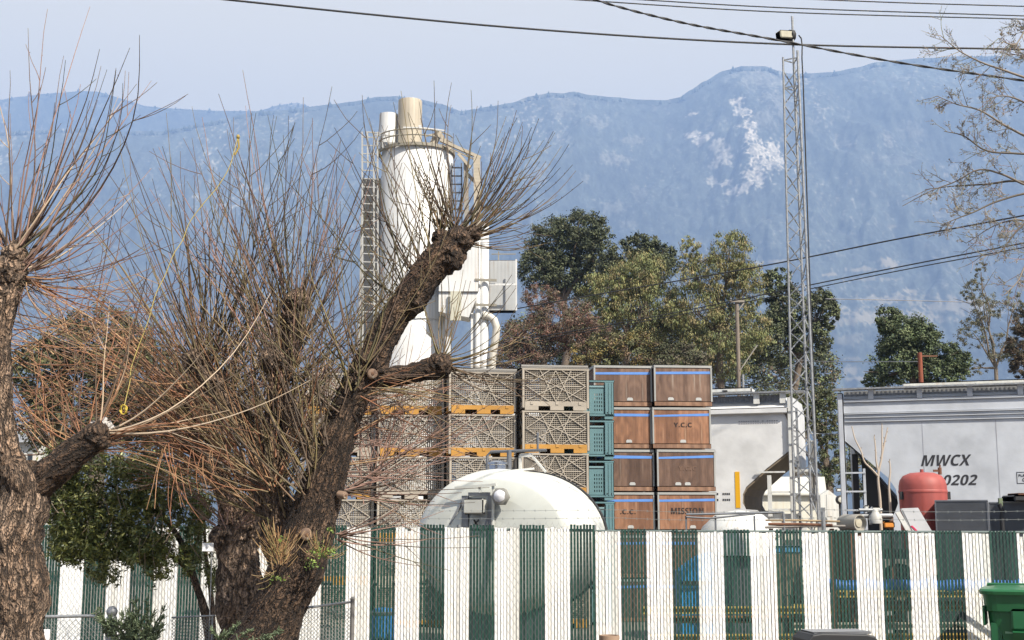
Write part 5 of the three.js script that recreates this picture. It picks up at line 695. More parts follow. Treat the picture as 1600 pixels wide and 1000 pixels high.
tree('brown_thicket', 'grey-brown half-bare thicket behind the leaning willow', { D: 36, base: [470, 820], fork: 760, trunk: 5, leaf: 2.6, thin: 0.22, n: 12000, nc: 1.6, clump: 0.26, cat: 'thicket', cols: [[0.20, 0.15, 0.11], [0.16, 0.12, 0.09], [0.12, 0.095, 0.06], [0.22, 0.15, 0.10]], blobs: [[400, 560, 60, 50, 0], [350, 640, 70, 60, 0], [440, 660, 60, 70, 1], [500, 600, 40, 40, 0], [330, 740, 60, 40, 0]] });
{
  const p = P(35, 700, 48), g = thing('white_house', 'pale house with grey roof glimpsed between the left trunk and the ivy', 'house', [p.x, 0, p.z]), k = mpp(48), y = (q) => EYE + (820 - q) * k; let mb;
  mb = new MB(); mb.box(0, y(690) / 2, -2, 60 * k, y(690), 4); mb.build('wall', M.white, g);
  mb = new MB(); mb.quad(V(-34 * k, y(692), 0.3), V(34 * k, y(692), 0.3), V(34 * k, y(655), -2), V(-34 * k, y(655), -2)); mb.quad(V(-34 * k, y(655), -2), V(34 * k, y(655), -2), V(34 * k, y(692), -4.3), V(-34 * k, y(692), -4.3)); mb.build('roof', grimy([0.30, 0.31, 0.33]), g);
  for (const x of [-10, 14]) { mb = new MB(); mb.box(x * k, y(715), 0.01, 9 * k, 14 * k, 0.06); const w = mb.build('window', M.white, g); mb = new MB(); mb.box(x * k, y(715), 0.05, 7 * k, 12 * k, 0.02); mb.build('pane', mat([0.03, 0.035, 0.04], 0.1), w); }
}

// ---------- bark trunks ----------
const barkMat = mat([0.76, 0.655, 0.565], 0.95, { map: T.barkC, bumpMap: T.barkB, bumpScale: 0.035 });
const barkDark = mat([0.30, 0.235, 0.185], 0.95, { map: T.barkC, bumpMap: T.barkB, bumpScale: 0.035 });
function limb(mb, pts, D, o = {}) {                                // [[px, py, radius px, depth offset], ...] -> lumpy bark limb
  const q = pts.map(([x, y, r, d]) => { const v = P(x, y, D + (d || 0)); return [v, r * mpp(D + (d || 0))]; });
  const curve = new THREE.CatmullRomCurve3(q.map((a) => a[0]), false, 'centripetal'), L = curve.getLength(), n = Math.max(10, Math.round(L / 0.013)), A = [], Rr = [], m = q.length - 1, sd = o.seed || 1;
  for (let i = 0; i <= n; i++) { const t = i / n; A.push(curve.getPoint(t)); const u = t * m, a = Math.min(m - 1, Math.floor(u)); Rr.push(lerp(q[a][1], q[a + 1][1], sm(u - a))); }
  mb.tube(A, Rr, (o.sides || 44) * 2, true, (a, l, k) => {
    const c = Math.cos(a), s = Math.sin(a), R = Rr[k], X = c * R * 4.5 + sd * 3, Z = s * R * 4.5 + l * 4.5, seam = Math.min(a, 6.2832 - a) < 0.3 ? Math.min(a, 6.2832 - a) / 0.3 : 1;
    const big = fbm(c * 1.1 + 5 + sd, s * 1.1 + l * 1.8 + 9, 0, 201 + sd, 3) - 0.5, lump = fbm(X + l * 2, Z, 0, 207 + sd, 3) - 0.5, crack = Math.pow(ridge(fbm(a * R * 16 + 2 * lump + sd, l * 5 + lump * 2, 0, 203 + sd, 3)), 4), grit = fbm(a * R * 60, l * 45, 0, 209, 2) - 0.5;
    return 1 + big * (o.big ?? 0.30) + lump * (o.knob ?? 0.20) * 1.2 + (-crack * 0.02 / Math.max(R, 0.06) + grit * 0.012 / Math.max(R, 0.06)) * seam;
  });
}
function knot(mb, px, py, r, D, d = 0) { const c = P(px, py, D + d), R = r * mpp(D + d), g = new THREE.IcosahedronGeometry(1, 10), p = g.attributes.position, v = V(0, 0, 0), uv = []; for (let i = 0; i < p.count; i++) { v.fromBufferAttribute(p, i); const f = 1 + 0.45 * (fbm(v.x * 2 + px, v.y * 2 + v.z * 1.3 + py, 0, 211, 4) - 0.5) + 0.34 * (fbm(v.x * 5 + px, v.y * 5 + v.z * 4.5, 0, 213, 4) - 0.5); p.setXYZ(i, v.x * f, v.y * f, v.z * f); uv.push(Math.atan2(v.z, v.x) * R, v.y * R); } g.setAttribute('uv', new THREE.BufferAttribute(new Float32Array(uv), 2)); g.computeVertexNormals(); mb.add(g, new THREE.Matrix4().makeScale(R, R, R).setPosition(c)); }
const PAL = {
  dark: [[0.060, 0.042, 0.030], [0.09, 0.06, 0.042], [0.075, 0.065, 0.03], [0.11, 0.075, 0.05]],
  olive: [[0.165, 0.13, 0.055], [0.13, 0.10, 0.05], [0.20, 0.145, 0.075], [0.10, 0.07, 0.045], [0.17, 0.105, 0.06], [0.07, 0.05, 0.035]],
  red: [[0.27, 0.12, 0.06], [0.33, 0.18, 0.09], [0.19, 0.09, 0.05], [0.36, 0.225, 0.12], [0.11, 0.065, 0.045]],
  pink: [[0.26, 0.155, 0.12], [0.21, 0.13, 0.10], [0.30, 0.18, 0.14], [0.13, 0.085, 0.065]],
  pale: [[0.48, 0.36, 0.25], [0.42, 0.31, 0.21], [0.55, 0.43, 0.31]],
};
const twigMat = vcol(0.75);
// shoots from one cut head: angle from upright, length and colours per head
function shoot(mb, a, tip, r0, r1, bow, n = 9) {
  const d = tip.clone().sub(a), L = d.length(), side = V(gauss(), 0, gauss()).multiplyScalar(L * 0.10), c1 = a.clone().addScaledVector(d, 0.38).add(bow.clone().multiplyScalar(L)).add(side), pts = [], rad = [], ph = rr(0, 6), wv = L * rr(0.001, 0.005);
  for (let i = 0; i <= n; i++) { const t = i / n, u = 1 - t; pts.push(a.clone().multiplyScalar(u * u).addScaledVector(c1, 2 * u * t).addScaledVector(tip, t * t).add(V((Math.sin(ph + t * 11) + 1.4 * Math.sin(ph * 3 + t * 5)) * wv * 1.5 + gauss() * wv * 0.5, 0, (Math.cos(ph * 2 + t * 9) + Math.sin(ph + t * 4)) * wv * 1.5))); rad.push(lerp(r0, r1, Math.pow(t, 0.85))); }
  mb.tube(pts, rad, 5, false); return pts;
}
function headShoots(g, D, px, py, R, n, a0, a1, L0, L1, pal, o = {}) {
  const k = mpp(D), dz0 = o.d || 0, rest = new MB();
  n = Math.round(n * 0.72);
  for (let i = 0; i < n; i++) {
    const t = rnd(), ang = (lerp(a0, a1, t) + gauss() * 11) * Math.PI / 180, L = lerp(L0, L1, Math.pow(rnd(), o.lp || 0.9)) * (o.fan ? 1 - o.fan * Math.abs(t - 0.5) * 2 : 1);
    const sg = o.seg ? rnd() : 0, px1 = o.seg ? lerp(px, o.seg[0], sg) : px, py1 = o.seg ? lerp(py, o.seg[1], sg) : py;
    const sx = px1 + Math.sin(ang) * R * rr(0.2, 1.0) + gauss() * R * 0.35, sy = py1 - Math.cos(ang) * R * rr(0.2, 0.9) + gauss() * R * 0.35, zt = gauss() * 0.5 * L * k, a = P(sx, sy, D + dz0 + gauss() * R * 0.6 * k);
    const curl = (o.curl ?? 0.14) * rr(0.2, 1.6), droop = (o.droop || 0) * L;
    const tip = P(sx + Math.sin(ang) * L, sy - Math.cos(ang) * L + droop, D + dz0 + zt);
    const an = ang * (1 + curl * 2.6) + gauss() * 0.10, dh = tip.clone().sub(a).normalize(), bow = V(Math.sin(an), Math.cos(an) + (o.arch || 0), zt * 0.7 / (L * k)).multiplyScalar(0.44).addScaledVector(dh, -0.38);
    const th = (o.th || 1) * rr(0.75, 1.35) * Math.min(1.35, 0.6 + L / 420), own = i < (o.own || 0), mb = own ? new MB() : rest, p = pal[Math.floor(rnd() * pal.length)], f = rr(0.75, 1.25); mb.col = p.map((x) => x * f);
    const pts = shoot(mb, a, tip, 1.05 * th * k, 0.38 * k, bow, 10);
    const ns = Math.floor(rnd() * (o.sub ?? 2.6)); for (let s = 0; s < ns; s++) { const q = pts[3 + Math.floor(rnd() * 6)], ba = ang + rr(0.3, 0.7) * (rnd() < 0.5 ? -1 : 1), bl = L * rr(0.12, 0.32) * k; shoot(mb, q, q.clone().add(V(Math.sin(ba) * bl, Math.cos(ba) * bl, gauss() * 0.3 * bl)), 0.75 * k, 0.4 * k, V(Math.sin(ba) * 0.1, -0.05, 0), 5); }
    if (o.buds && rnd() < o.buds) for (let s = 2; s < 10; s++) { const q = pts[s]; mb.bar(q, q.clone().add(V(gauss() * 1.6 * k, 2.2 * k, gauss() * k)), 0.9 * k); }
    if (own) mb.build('shoot', twigMat, g);
  }
  if (rest.i.length) rest.build('twigs', twigMat, g, true);
}

// ---------- leaning pollard willow ----------
{
  reseed(31);
  const D = 11, b = P(425, 1040, D), g = worldThing('pollard_willow', 'big leaning pollard willow with dark fissured trunk and sprays of bare shoots', 'tree', V(b.x, 0, b.z));
  let mb = new MB();
  limb(mb, [[330, 1130, 66], [396, 1030, 50], [432, 960, 45], [458, 905, 42], [478, 850, 40], [494, 795, 38], [510, 740, 35], [525, 690, 32], [541, 640, 29], [556, 605, 28], [572, 575, 27]], D, { seed: 1 });
  knot(mb, 576, 572, 29, D); knot(mb, 556, 600, 23, D, -0.04); knot(mb, 462, 882, 42, D, 0.05);
  mb.build('trunk', barkDark, g);
  const limbs = [
    [[[572, 582, 27], [592, 540, 25], [613, 505, 25], [636, 470, 27], [660, 440, 27], [682, 412, 27], [704, 388, 25], [722, 372, 19]], [[640, 468, 27], [700, 400, 28], [716, 378, 24], [690, 372, 15], [740, 365, 14]]],
    [[[574, 588, 22], [610, 590, 17], [650, 582, 16], [680, 577, 17], [699, 574, 18]], [[688, 570, 20]]],
    [[[462, 915, 36], [440, 862, 31], [424, 810, 25], [412, 750, 22], [404, 700, 20], [375, 650, 19], [345, 612, 18], [318, 578, 18], [303, 560, 16]], [[306, 564, 22], [335, 600, 20]]],
    [[[455, 845, 28], [436, 790, 22], [428, 720, 20], [430, 650, 19], [444, 580, 18], [456, 520, 17], [464, 472, 16]], [[465, 470, 20], [458, 500, 18]]],
    [[[505, 760, 26], [500, 720, 20], [478, 690, 18], [452, 640, 17], [432, 590, 16], [424, 560, 15]], [[424, 562, 20], [500, 712, 22]]],
  ];
  limbs.forEach(([pts, knots], i) => { const m = new MB(); limb(m, pts.map(([x, y, r]) => [x, y, r, i === 2 ? 0.35 : i === 3 ? 0.25 : i === 4 ? 0.12 : 0]), D, { seed: 3 + i, sides: 36, big: 0.34, knob: 0.34 }); for (const [x, y, r] of knots) knot(m, x, y, r, D, i === 2 ? 0.35 : i === 3 ? 0.25 : 0); m.build('limb', i > 1 ? barkMat : barkDark, g); });
  const cut = (px, py, r, d, rx, ry) => { const c = P(px, py, D + d), k = mpp(D), m = new MB(); m.M = new THREE.Matrix4().makeRotationFromEuler(new THREE.Euler(Math.PI / 2 + rx, ry, 0, 'YXZ')).setPosition(c); m.lathe([[r * 1.25 * k, -14 * k], [r * 1.18 * k, -2 * k], [r * 1.0 * k, 0], [r * 0.5 * k, 0.5 * k], [0, 0.2 * k]], 20); m.build('pruning_cut', mat([0.36, 0.29, 0.215], 0.9, { map: T.wood }), g); const h = new MB(); h.M = new THREE.Matrix4().makeRotationFromEuler(new THREE.Euler(Math.PI / 2 + rx, ry, 0, 'YXZ')).setPosition(c); h.lathe([[r * 0.42 * k, 0.6 * k], [r * 0.3 * k, 1.1 * k], [0, 1.1 * k]], 14); h.build('heartwood', mat([0.13, 0.07, 0.04], 0.95), g); };
  cut(479, 836, 8, -0.24, 0.2, 0.3); cut(540, 774, 5, -0.16, 0.1, 0.9); cut(582, 584, 7, -0.18, 0.1, 0.2);
  const S = (...a) => headShoots(g, D, ...a);
  S(712, 372, 26, 46, -35, 50, 110, 230, PAL.dark, { own: 14, curl: 0.12, th: 1.25, buds: 0.5 });
  S(730, 372, 18, 46, 15, 62, 90, 210, [...PAL.dark, ...PAL.olive], { own: 10, curl: 0.12, th: 1.15, buds: 0.4 });
  S(722, 380, 22, 12, 70, 108, 80, 150, PAL.olive, { curl: 0.1 });
  S(690, 372, 22, 50, -30, 25, 30, 110, PAL.olive, { curl: 0.1, sub: 3 });
  S(610, 500, 18, 44, -42, 12, 110, 300, [...PAL.dark, PAL.olive[0]], { seg: [680, 400], own: 8, curl: 0.10, th: 1.1 });
  S(600, 520, 18, 30, -60, 30, 50, 170, PAL.olive, { seg: [680, 410], curl: 0.12, sub: 2.5 });
  S(465, 470, 16, 80, -34, 34, 150, 390, [...PAL.pink, ...PAL.dark], { own: 12, seg: [440, 600], curl: 0.13, d: 0.25, th: 1.05 });
  S(462, 490, 18, 60, -60, 55, 70, 240, PAL.olive, { seg: [430, 690], curl: 0.12, d: 0.2, sub: 2 });
  S(305, 562, 18, 85, -40, 42, 150, 430, [...PAL.dark, ...PAL.olive], { seg: [360, 640], own: 14, curl: 0.12, d: 0.35, th: 1.1 });
  S(310, 580, 22, 60, -75, 70, 70, 260, PAL.red, { seg: [410, 720], curl: 0.16, d: 0.35 });
  S(424, 565, 18, 65, -36, 42, 150, 450, [...PAL.pink, ...PAL.olive], { seg: [470, 680], own: 8, curl: 0.12, d: 0.1, th: 1.0 });
  S(424, 575, 20, 50, -70, 60, 60, 220, [...PAL.olive, ...PAL.red], { seg: [440, 780], curl: 0.15 });
  S(512, 690, 20, 55, -60, 8, 90, 330, PAL.olive, { seg: [470, 800], own: 6, curl: 0.08, d: -0.2, th: 1.05 });
  S(570, 575, 24, 60, -52, 32, 90, 330, [...PAL.olive, ...PAL.dark], { seg: [530, 660], own: 8, curl: 0.1, d: -0.15 });
  S(590, 590, 16, 24, 60, 130, 60, 170, [...PAL.red, ...PAL.olive], { curl: 0.0, d: -0.2, droop: 0.1, seg: [560, 620] });
  S(690, 566, 16, 34, -28, 75, 60, 170, PAL.olive, { own: 6, curl: 0.16, th: 1.0 });
  S(690, 570, 14, 16, 65, 100, 90, 200, PAL.olive, { curl: 0.1, th: 1.05, droop: 0.02 });
  S(395, 700, 26, 60, -60, 45, 90, 340, PAL.olive, { seg: [450, 820], curl: 0.12, d: 0.15 });
  S(430, 770, 24, 46, -62, 30, 90, 300, [...PAL.olive, ...PAL.red], { curl: 0.12, d: -0.1 });
  S(555, 620, 14, 40, 45, 112, 70, 230, [...PAL.red, ...PAL.pink], { curl: 0.02, droop: 0.06, seg: [520, 740] });
  S(535, 770, 16, 26, 48, 98, 90, 240, [...PAL.dark, ...PAL.pink], { own: 6, curl: 0.05, th: 1.2, droop: 0.04, sub: 3 });
  S(520, 838, 14, 18, 60, 105, 60, 220, [...PAL.dark, ...PAL.pink], { own: 4, curl: 0.04, th: 1.2, sub: 3 });
  S(560, 800, 30, 60, -20, 70, 60, 240, PAL.pink, { curl: 0.1, d: 1.2, sub: 3, seg: [600, 700] });
  S(640, 720, 40, 46, -70, 80, 40, 150, PAL.pink, { curl: 0.1, d: 1.4, sub: 3, seg: [580, 640] });
  // dry stems and fresh leaves sprouting from the lower trunk
  { const gold = [[0.34, 0.21, 0.09], [0.42, 0.29, 0.15], [0.24, 0.13, 0.06], [0.20, 0.17, 0.06]]; S(440, 890, 16, 110, -50, 40, 16, 52, gold, { curl: 0.15, d: -0.34, th: 0.62, seg: [430, 860], sub: 0 }); S(425, 905, 12, 60, -120, 60, 10, 36, gold, { curl: 0.15, d: -0.34, th: 0.6, seg: [455, 850], sub: 0 }); S(500, 872, 14, 50, -50, 80, 12, 36, gold, { curl: 0.15, d: -0.34, th: 0.6, sub: 0 }); }
  mb = new MB(); for (const [x, y, rx, ry, n] of [[500, 862, 22, 14, 110], [520, 862, 10, 8, 40], [435, 903, 20, 6, 40], [485, 880, 18, 10, 40], [516, 828, 7, 5, 24], [440, 842, 10, 5, 16]]) leafBlob(mb, P(x, y, D - 0.40), [rx * mpp(D) * 1.3, ry * mpp(D) * 1.3, 0.12], n, 2.2 * mpp(D), [[0.13, 0.20, 0.03], [0.18, 0.24, 0.05], [0.09, 0.14, 0.03]]); mb.build('sprout_leaves', vcol(0.7), g);
}
// ---------- left pollard ----------
{
  reseed(37);
  const D = 9.6, b = P(25, 1040, D), g = worldThing('pollard_tree', 'thick-trunked pollard tree cut off by the left frame edge with rough bark', 'tree', V(b.x, 0, b.z));
  let mb = new MB();
  limb(mb, [[10, 1180, 80], [18, 1060, 62], [24, 980, 50], [24, 900, 50], [22, 850, 48], [30, 800, 45], [34, 760, 40], [28, 725, 30]], D, { seed: 11, sides: 56, big: 0.42, knob: 0.62 }); knot(mb, 36, 762, 34, D, 0.06); knot(mb, 16, 870, 44, D, 0.04);
  mb.build('trunk', barkMat, g);
  mb = new MB(); limb(mb, [[22, 740, 26], [12, 700, 19], [8, 640, 15], [6, 570, 14], [8, 500, 17], [14, 450, 22], [16, 410, 22]], D, { seed: 13, sides: 36, big: 0.3 }); knot(mb, 14, 425, 29, D); knot(mb, 22, 400, 22, D); knot(mb, 6, 460, 22, D); mb.build('limb', barkMat, g);
  mb = new MB(); limb(mb, [[50, 765, 30], [76, 745, 27], [100, 722, 24], [125, 702, 22], [148, 685, 21], [166, 672, 19]], D, { seed: 15, sides: 36, big: 0.3, knob: 0.35 }); knot(mb, 152, 682, 22, D, -0.02); mb.build('limb', barkDark, g);
  { const m = new MB(); knot(m, 148, 668, 11, D, 0.06); knot(m, 162, 664, 12, D, 0.04); knot(m, 170, 668, 8, D, 0.05); knot(m, 138, 672, 7, D, 0.06); m.build('pruning_cut', mat([0.62, 0.58, 0.54], 0.95, { map: T.grime, bumpMap: T.barkB, bumpScale: 0.02 }), g); }
  const S = (...a) => headShoots(g, D, ...a);
  S(18, 400, 26, 44, -26, 38, 110, 330, [...PAL.pink, ...PAL.dark, PAL.pale[0]], { own: 16, curl: 0.10, th: 1.35, buds: 0.35, sub: 3 });
  S(30, 415, 18, 6, 2, 14, 350, 420, PAL.pink, { own: 6, curl: 0.05, th: 1.4, buds: 0.8, sub: 4 });
  S(34, 420, 18, 5, 20, 34, 320, 400, PAL.pink, { own: 5, curl: 0.08, th: 1.5, buds: 0.8, sub: 4 });
  S(40, 425, 16, 14, 30, 62, 110, 250, [...PAL.pale, ...PAL.pink], { own: 8, curl: 0.16, th: 1.6, sub: 3 });
  S(30, 440, 24, 28, 60, 130, 80, 260, PAL.red, { curl: 0.14, droop: 0.08 });
  S(14, 430, 30, 110, -120, 140, 14, 60, [...PAL.dark, PAL.pink[0]], { curl: 0.1, th: 0.9 });
  S(150, 676, 14, 12, -60, 60, 110, 300, PAL.red, { seg: [90, 730], own: 6, curl: 0.14, th: 0.95 });
  S(165, 676, 12, 9, 30, 88, 150, 330, PAL.pale.map((q) => q.map((x) => x * 0.8)), { own: 9, curl: 0.18, th: 1.25, sub: 2 });
  S(150, 672, 14, 8, -12, 34, 120, 280, [PAL.pale[1], ...PAL.dark], { own: 8, curl: 0.10, th: 1.5 });
  S(165, 685, 14, 12, 70, 100, 140, 300, PAL.red, { curl: 0.02, droop: 0.16, arch: 0.25, seg: [130, 710] }); for (const [x, y, l] of [[262, 690, 110], [270, 700, 120], [300, 700, 90], [318, 705, 70], [352, 690, 80], [280, 720, 90], [255, 700, 130], [330, 700, 50]]) S(x, y, 6, 3, 160, 200, l * 0.5, l, [PAL.red[0], PAL.red[1]], { curl: 0.02, th: 0.9, sub: 0 });
  S(150, 680, 18, 12, -70, -20, 70, 200, PAL.red, { seg: [60, 720], curl: 0.12 });
  
  S(10, 480, 12, 40, 45, 125, 90, 260, PAL.red, { curl: 0.03, d: 0.8, seg: [10, 680] });
  S(40, 690, 24, 30, -40, 70, 60, 200, PAL.red, { seg: [120, 720], curl: 0.12, d: 0.5 });
}
// crossing orange-brown twigs of a third, hidden pollard behind the two
{
  reseed(41);
  const D = 13.2, b = P(372, 1010, D), g = worldThing('old_stump_tree', 'old rough-barked pollard trunk behind the leaning willow by the small white sign', 'tree', V(b.x, 0, b.z));
  let mb = new MB(); limb(mb, [[388, 1120, 46], [384, 1030, 38], [378, 960, 37], [374, 900, 36], [372, 860, 34], [372, 826, 31], [370, 806, 22]], D, { seed: 17, sides: 48, big: 0.3, knob: 0.45 }); knot(mb, 352, 838, 22, D, -0.1); knot(mb, 385, 828, 24, D, 0); mb.build('trunk', mat([0.95, 0.84, 0.74], 0.95, { map: T.barkC, bumpMap: T.barkB, bumpScale: 0.035 }), g);
  mb = new MB(); limb(mb, [[366, 830, 26], [356, 780, 18], [330, 730, 15], [300, 690, 13]], D, { seed: 19, sides: 28 }); limb(mb, [[376, 830, 24], [400, 780, 16], [430, 730, 13]], D, { seed: 20, sides: 28 }); mb.build('limb', barkMat, g);
  const S = (...a) => headShoots(g, D, ...a);
  S(290, 690, 24, 60, -70, 40, 100, 330, PAL.red, { curl: 0.12, seg: [380, 790] }); S(330, 720, 30, 80, -70, 40, 100, 320, [...PAL.red, ...PAL.olive, ...PAL.dark], { curl: 0.1, seg: [430, 800] }); S(430, 730, 20, 70, -50, 50, 80, 260, [...PAL.olive, ...PAL.pink], { curl: 0.1 }); S(270, 710, 26, 60, -100, 100, 60, 200, [...PAL.red, ...PAL.pale], { seg: [360, 760], curl: 0.14, droop: 0.1 });
  S(420, 790, 26, 90, -76, -30, 160, 420, [...PAL.red, ...PAL.olive], { curl: -0.10, d: -0.6, seg: [300, 620], sub: 1.2 }); S(340, 700, 40, 60, -85, 60, 60, 240, [...PAL.red, ...PAL.pink], { curl: -0.05, d: -0.4, sub: 3.5 }); S(250, 640, 60, 50, -90, 90, 60, 220, PAL.red, { curl: -0.1, d: -0.3, sub: 3.5 }); S(400, 800, 26, 50, -70, 50, 60, 200, [...PAL.olive, ...PAL.dark], { curl: 0.05, d: -0.5, sub: 3.5 }); S(120, 560, 80, 46, -90, 80, 60, 240, [...PAL.red, ...PAL.pink], { curl: -0.1, d: 0.4, sub: 3.5 }); S(400, 760, 30, 50, -60, 10, 120, 380, PAL.red, { curl: -0.14, d: -0.9, seg: [280, 660], sub: 1.2 }); S(360, 830, 30, 40, -80, 60, 30, 130, PAL.pink, { curl: 0.1, d: -0.3 });
}
{
  // yellow rope tied high in the shoots
  const D = 10.4, pts = [[372, 214], [366, 236], [358, 262], [340, 292], [318, 318], [296, 348], [285, 376], [272, 396], [258, 430], [244, 458], [232, 500], [214, 548], [205, 575], [203, 596], [197, 622], [193, 640]].map(([x, y], i) => P(x, y, D - i * 0.06)), g = worldThing('yellow_rope', 'yellow rope strung through the shoots from upper knot to a small coil', 'rope', pts[0].clone()); let mb = new MB();
  mb.tube(new THREE.CatmullRomCurve3(pts).getPoints(90), 0.0036, 6, false); mb.build('rope', mat([0.34, 0.27, 0.08], 0.8), g);
  mb = new MB(); { const c = pts[pts.length - 1], q = []; for (let i = 0; i < 60; i++) { const a = i * 0.55; q.push(V(c.x + Math.cos(a) * 0.022 * (1 + 0.3 * Math.sin(i)), c.y + Math.sin(a) * 0.035, c.z + 0.01 * Math.sin(i * 1.7))); } mb.tube(q, 0.0035, 5, false); } mb.build('coil', mat([0.48, 0.36, 0.05], 0.8), g);
  mb = new MB(); { const c = pts[0]; mb.add(new THREE.IcosahedronGeometry(0.017, 1), new THREE.Matrix4().makeScale(0.9, 1.4, 0.9).setPosition(c.x, c.y, c.z)); mb.tube([c, c.clone().add(V(0.01, -0.09, 0)), c.clone().add(V(-0.02, -0.16, 0.01))], 0.009, 6); } mb.build('knot', mat([0.30, 0.22, 0.06], 0.8), g);
}
// ---------- shrubs in front of the fence ----------
{
  reseed(43);
  const D = 13.9, b = P(315, 1000, D), g = worldThing('glossy_shrub', 'dense dark glossy-leaved shrub hanging over the left part of the fence', 'shrub', V(b.x, 0, b.z)), k = mpp(D); let mb = new MB();
  const st = (pts, r0, r1) => { const q = new THREE.CatmullRomCurve3(pts.map(([x, y, d]) => P(x, y, D + (d || 0)))).getPoints(16); mb.tube(q, q.map((_, i) => lerp(r0, r1, i / 16) * k), 8); };
  st([[332, 1060], [325, 970], [305, 910], [290, 860], [262, 815], [235, 780]], 7, 3.5); st([[330, 1040], [318, 960], [300, 900], [270, 870], [240, 850]], 5, 2.5); st([[336, 1050], [330, 930], [322, 870], [318, 800]], 5, 2); st([[300, 880], [310, 840], [330, 780]], 3.5, 1.5); st([[262, 815], [200, 770], [140, 750]], 3.5, 1.5);
  mb.build('stem', barkMat, g);
  mb = new MB(); const cols = [[0.10, 0.125, 0.03], [0.15, 0.17, 0.042], [0.07, 0.09, 0.025], [0.24, 0.245, 0.07], [0.19, 0.19, 0.05]];
  const blobs = [[95, 800, 34, 80, 260], [100, 730, 40, 40, 140], [200, 730, 90, 36, 260], [140, 865, 70, 22, 150], [225, 868, 60, 20, 110], [110, 760, 46, 70, 260], [150, 800, 70, 70, 360], [210, 790, 70, 80, 380], [270, 770, 60, 80, 300], [120, 840, 50, 40, 170], [180, 850, 60, 36, 200], [240, 850, 46, 36, 140], [310, 800, 32, 60, 150], [300, 870, 30, 44, 90], [95, 860, 24, 24, 50], [160, 895, 34, 26, 60], [330, 900, 14, 40, 34], [250, 890, 34, 30, 50]];
  for (const [x, y, rx, ry, n] of blobs) for (let i = 0; i < n * 1.25; i++) { const d = V(gauss(), gauss(), gauss()); const c = P(x + d.x * rx * 0.72, y + d.y * ry * 0.7, D + d.z * 0.32 - 0.1), base = cols[Math.floor(rnd() * cols.length)]; leafBlob(mb, c, [11 * k, 11 * k, 11 * k], 10, 4.0 * k, [base, cols[Math.floor(rnd() * 5)]], { thin: 0.3 }); }
  mb.build('foliage', vcol(0.42), g);
  mb = new MB(); for (let i = 0; i < 60; i++) { mb.col = PAL.pale[i % 3].map((q) => q * 0.7); const x = rr(90, 320), y = rr(720, 860); shoot(mb, P(x, y, D - 0.35), P(x + rr(-30, 30), y + rr(-60, 60), D - 0.3), 0.9 * k, 0.4 * k, V(0.1 * gauss(), 0.1 * gauss(), 0), 6); } mb.build('twigs', twigMat, g, true);
}
{
  reseed(47);
  const jun = (label, D, sprays, n0) => { const b = P(sprays[0][0], 1080, D), g = worldThing('juniper_bush', label, 'bush', V(b.x, 0, b.z)), k = mpp(D); let mb = new MB(), nd = new MB(); for (const [x0, y0, x1, y1, n] of sprays) { mb.col = [0.10, 0.085, 0.05]; const a = P(x0, y0, D), t = P(x1, y1, D - 0.1), pts = shoot(mb, a, t, 1.6 * k, 0.6 * k, V(0, 0.08, 0), 10); for (let i = 0; i < n; i++) { const u = rnd() * 0.98, q = pts[Math.floor(u * 10)].clone().lerp(pts[Math.floor(u * 10) + 1], (u * 10) % 1), d = t.clone().sub(a).normalize(), f = rr(0.7, 1.3), e = q.clone().add(d.multiplyScalar(rr(3, 8) * k)).add(V(gauss() * 7 * k, gauss() * 7 * k, gauss() * 7 * k)); nd.col = [0.14 * f, 0.18 * f, 0.10 * f]; nd.tube([q, e], [0.95 * k, 0.5 * k], 4, false); nd.tube([q.clone().lerp(e, 0.5), q.clone().lerp(e, 0.7).add(V(gauss() * 4 * k, gauss() * 4 * k, gauss() * 4 * k))], [0.8 * k, 0.4 * k], 4, false); } } mb.build('stem', twigMat, g); nd.build('foliage', vcol(0.8), g); };
  const fan = (cx, cy, n, a0, a1, l0, l1, m) => { const q = []; for (let i = 0; i < n; i++) { const a = lerp(a0, a1, rnd()) * Math.PI / 180, l = lerp(l0, l1, rnd()), x = cx + rr(-24, 24), y = cy + rr(-10, 10); q.push([x, y, x + Math.sin(a) * l, y - Math.cos(a) * l, m]); } return q; };
  jun('grey-green juniper sprays rising beside the ball-capped gate post', 12.3, [...fan(212, 1010, 26, -40, 40, 30, 75, 60), ...fan(190, 1000, 8, -60, 0, 30, 60, 50)], 0);
  jun('grey-green juniper sprays at the foot of the leaning willow', 9.8, [[340, 1010, 372, 975, 60], [350, 1014, 330, 984, 50], [372, 1012, 428, 990, 60], [400, 1012, 436, 985, 60], [360, 1014, 392, 984, 50], [320, 1016, 352, 990, 50]], 0);
}
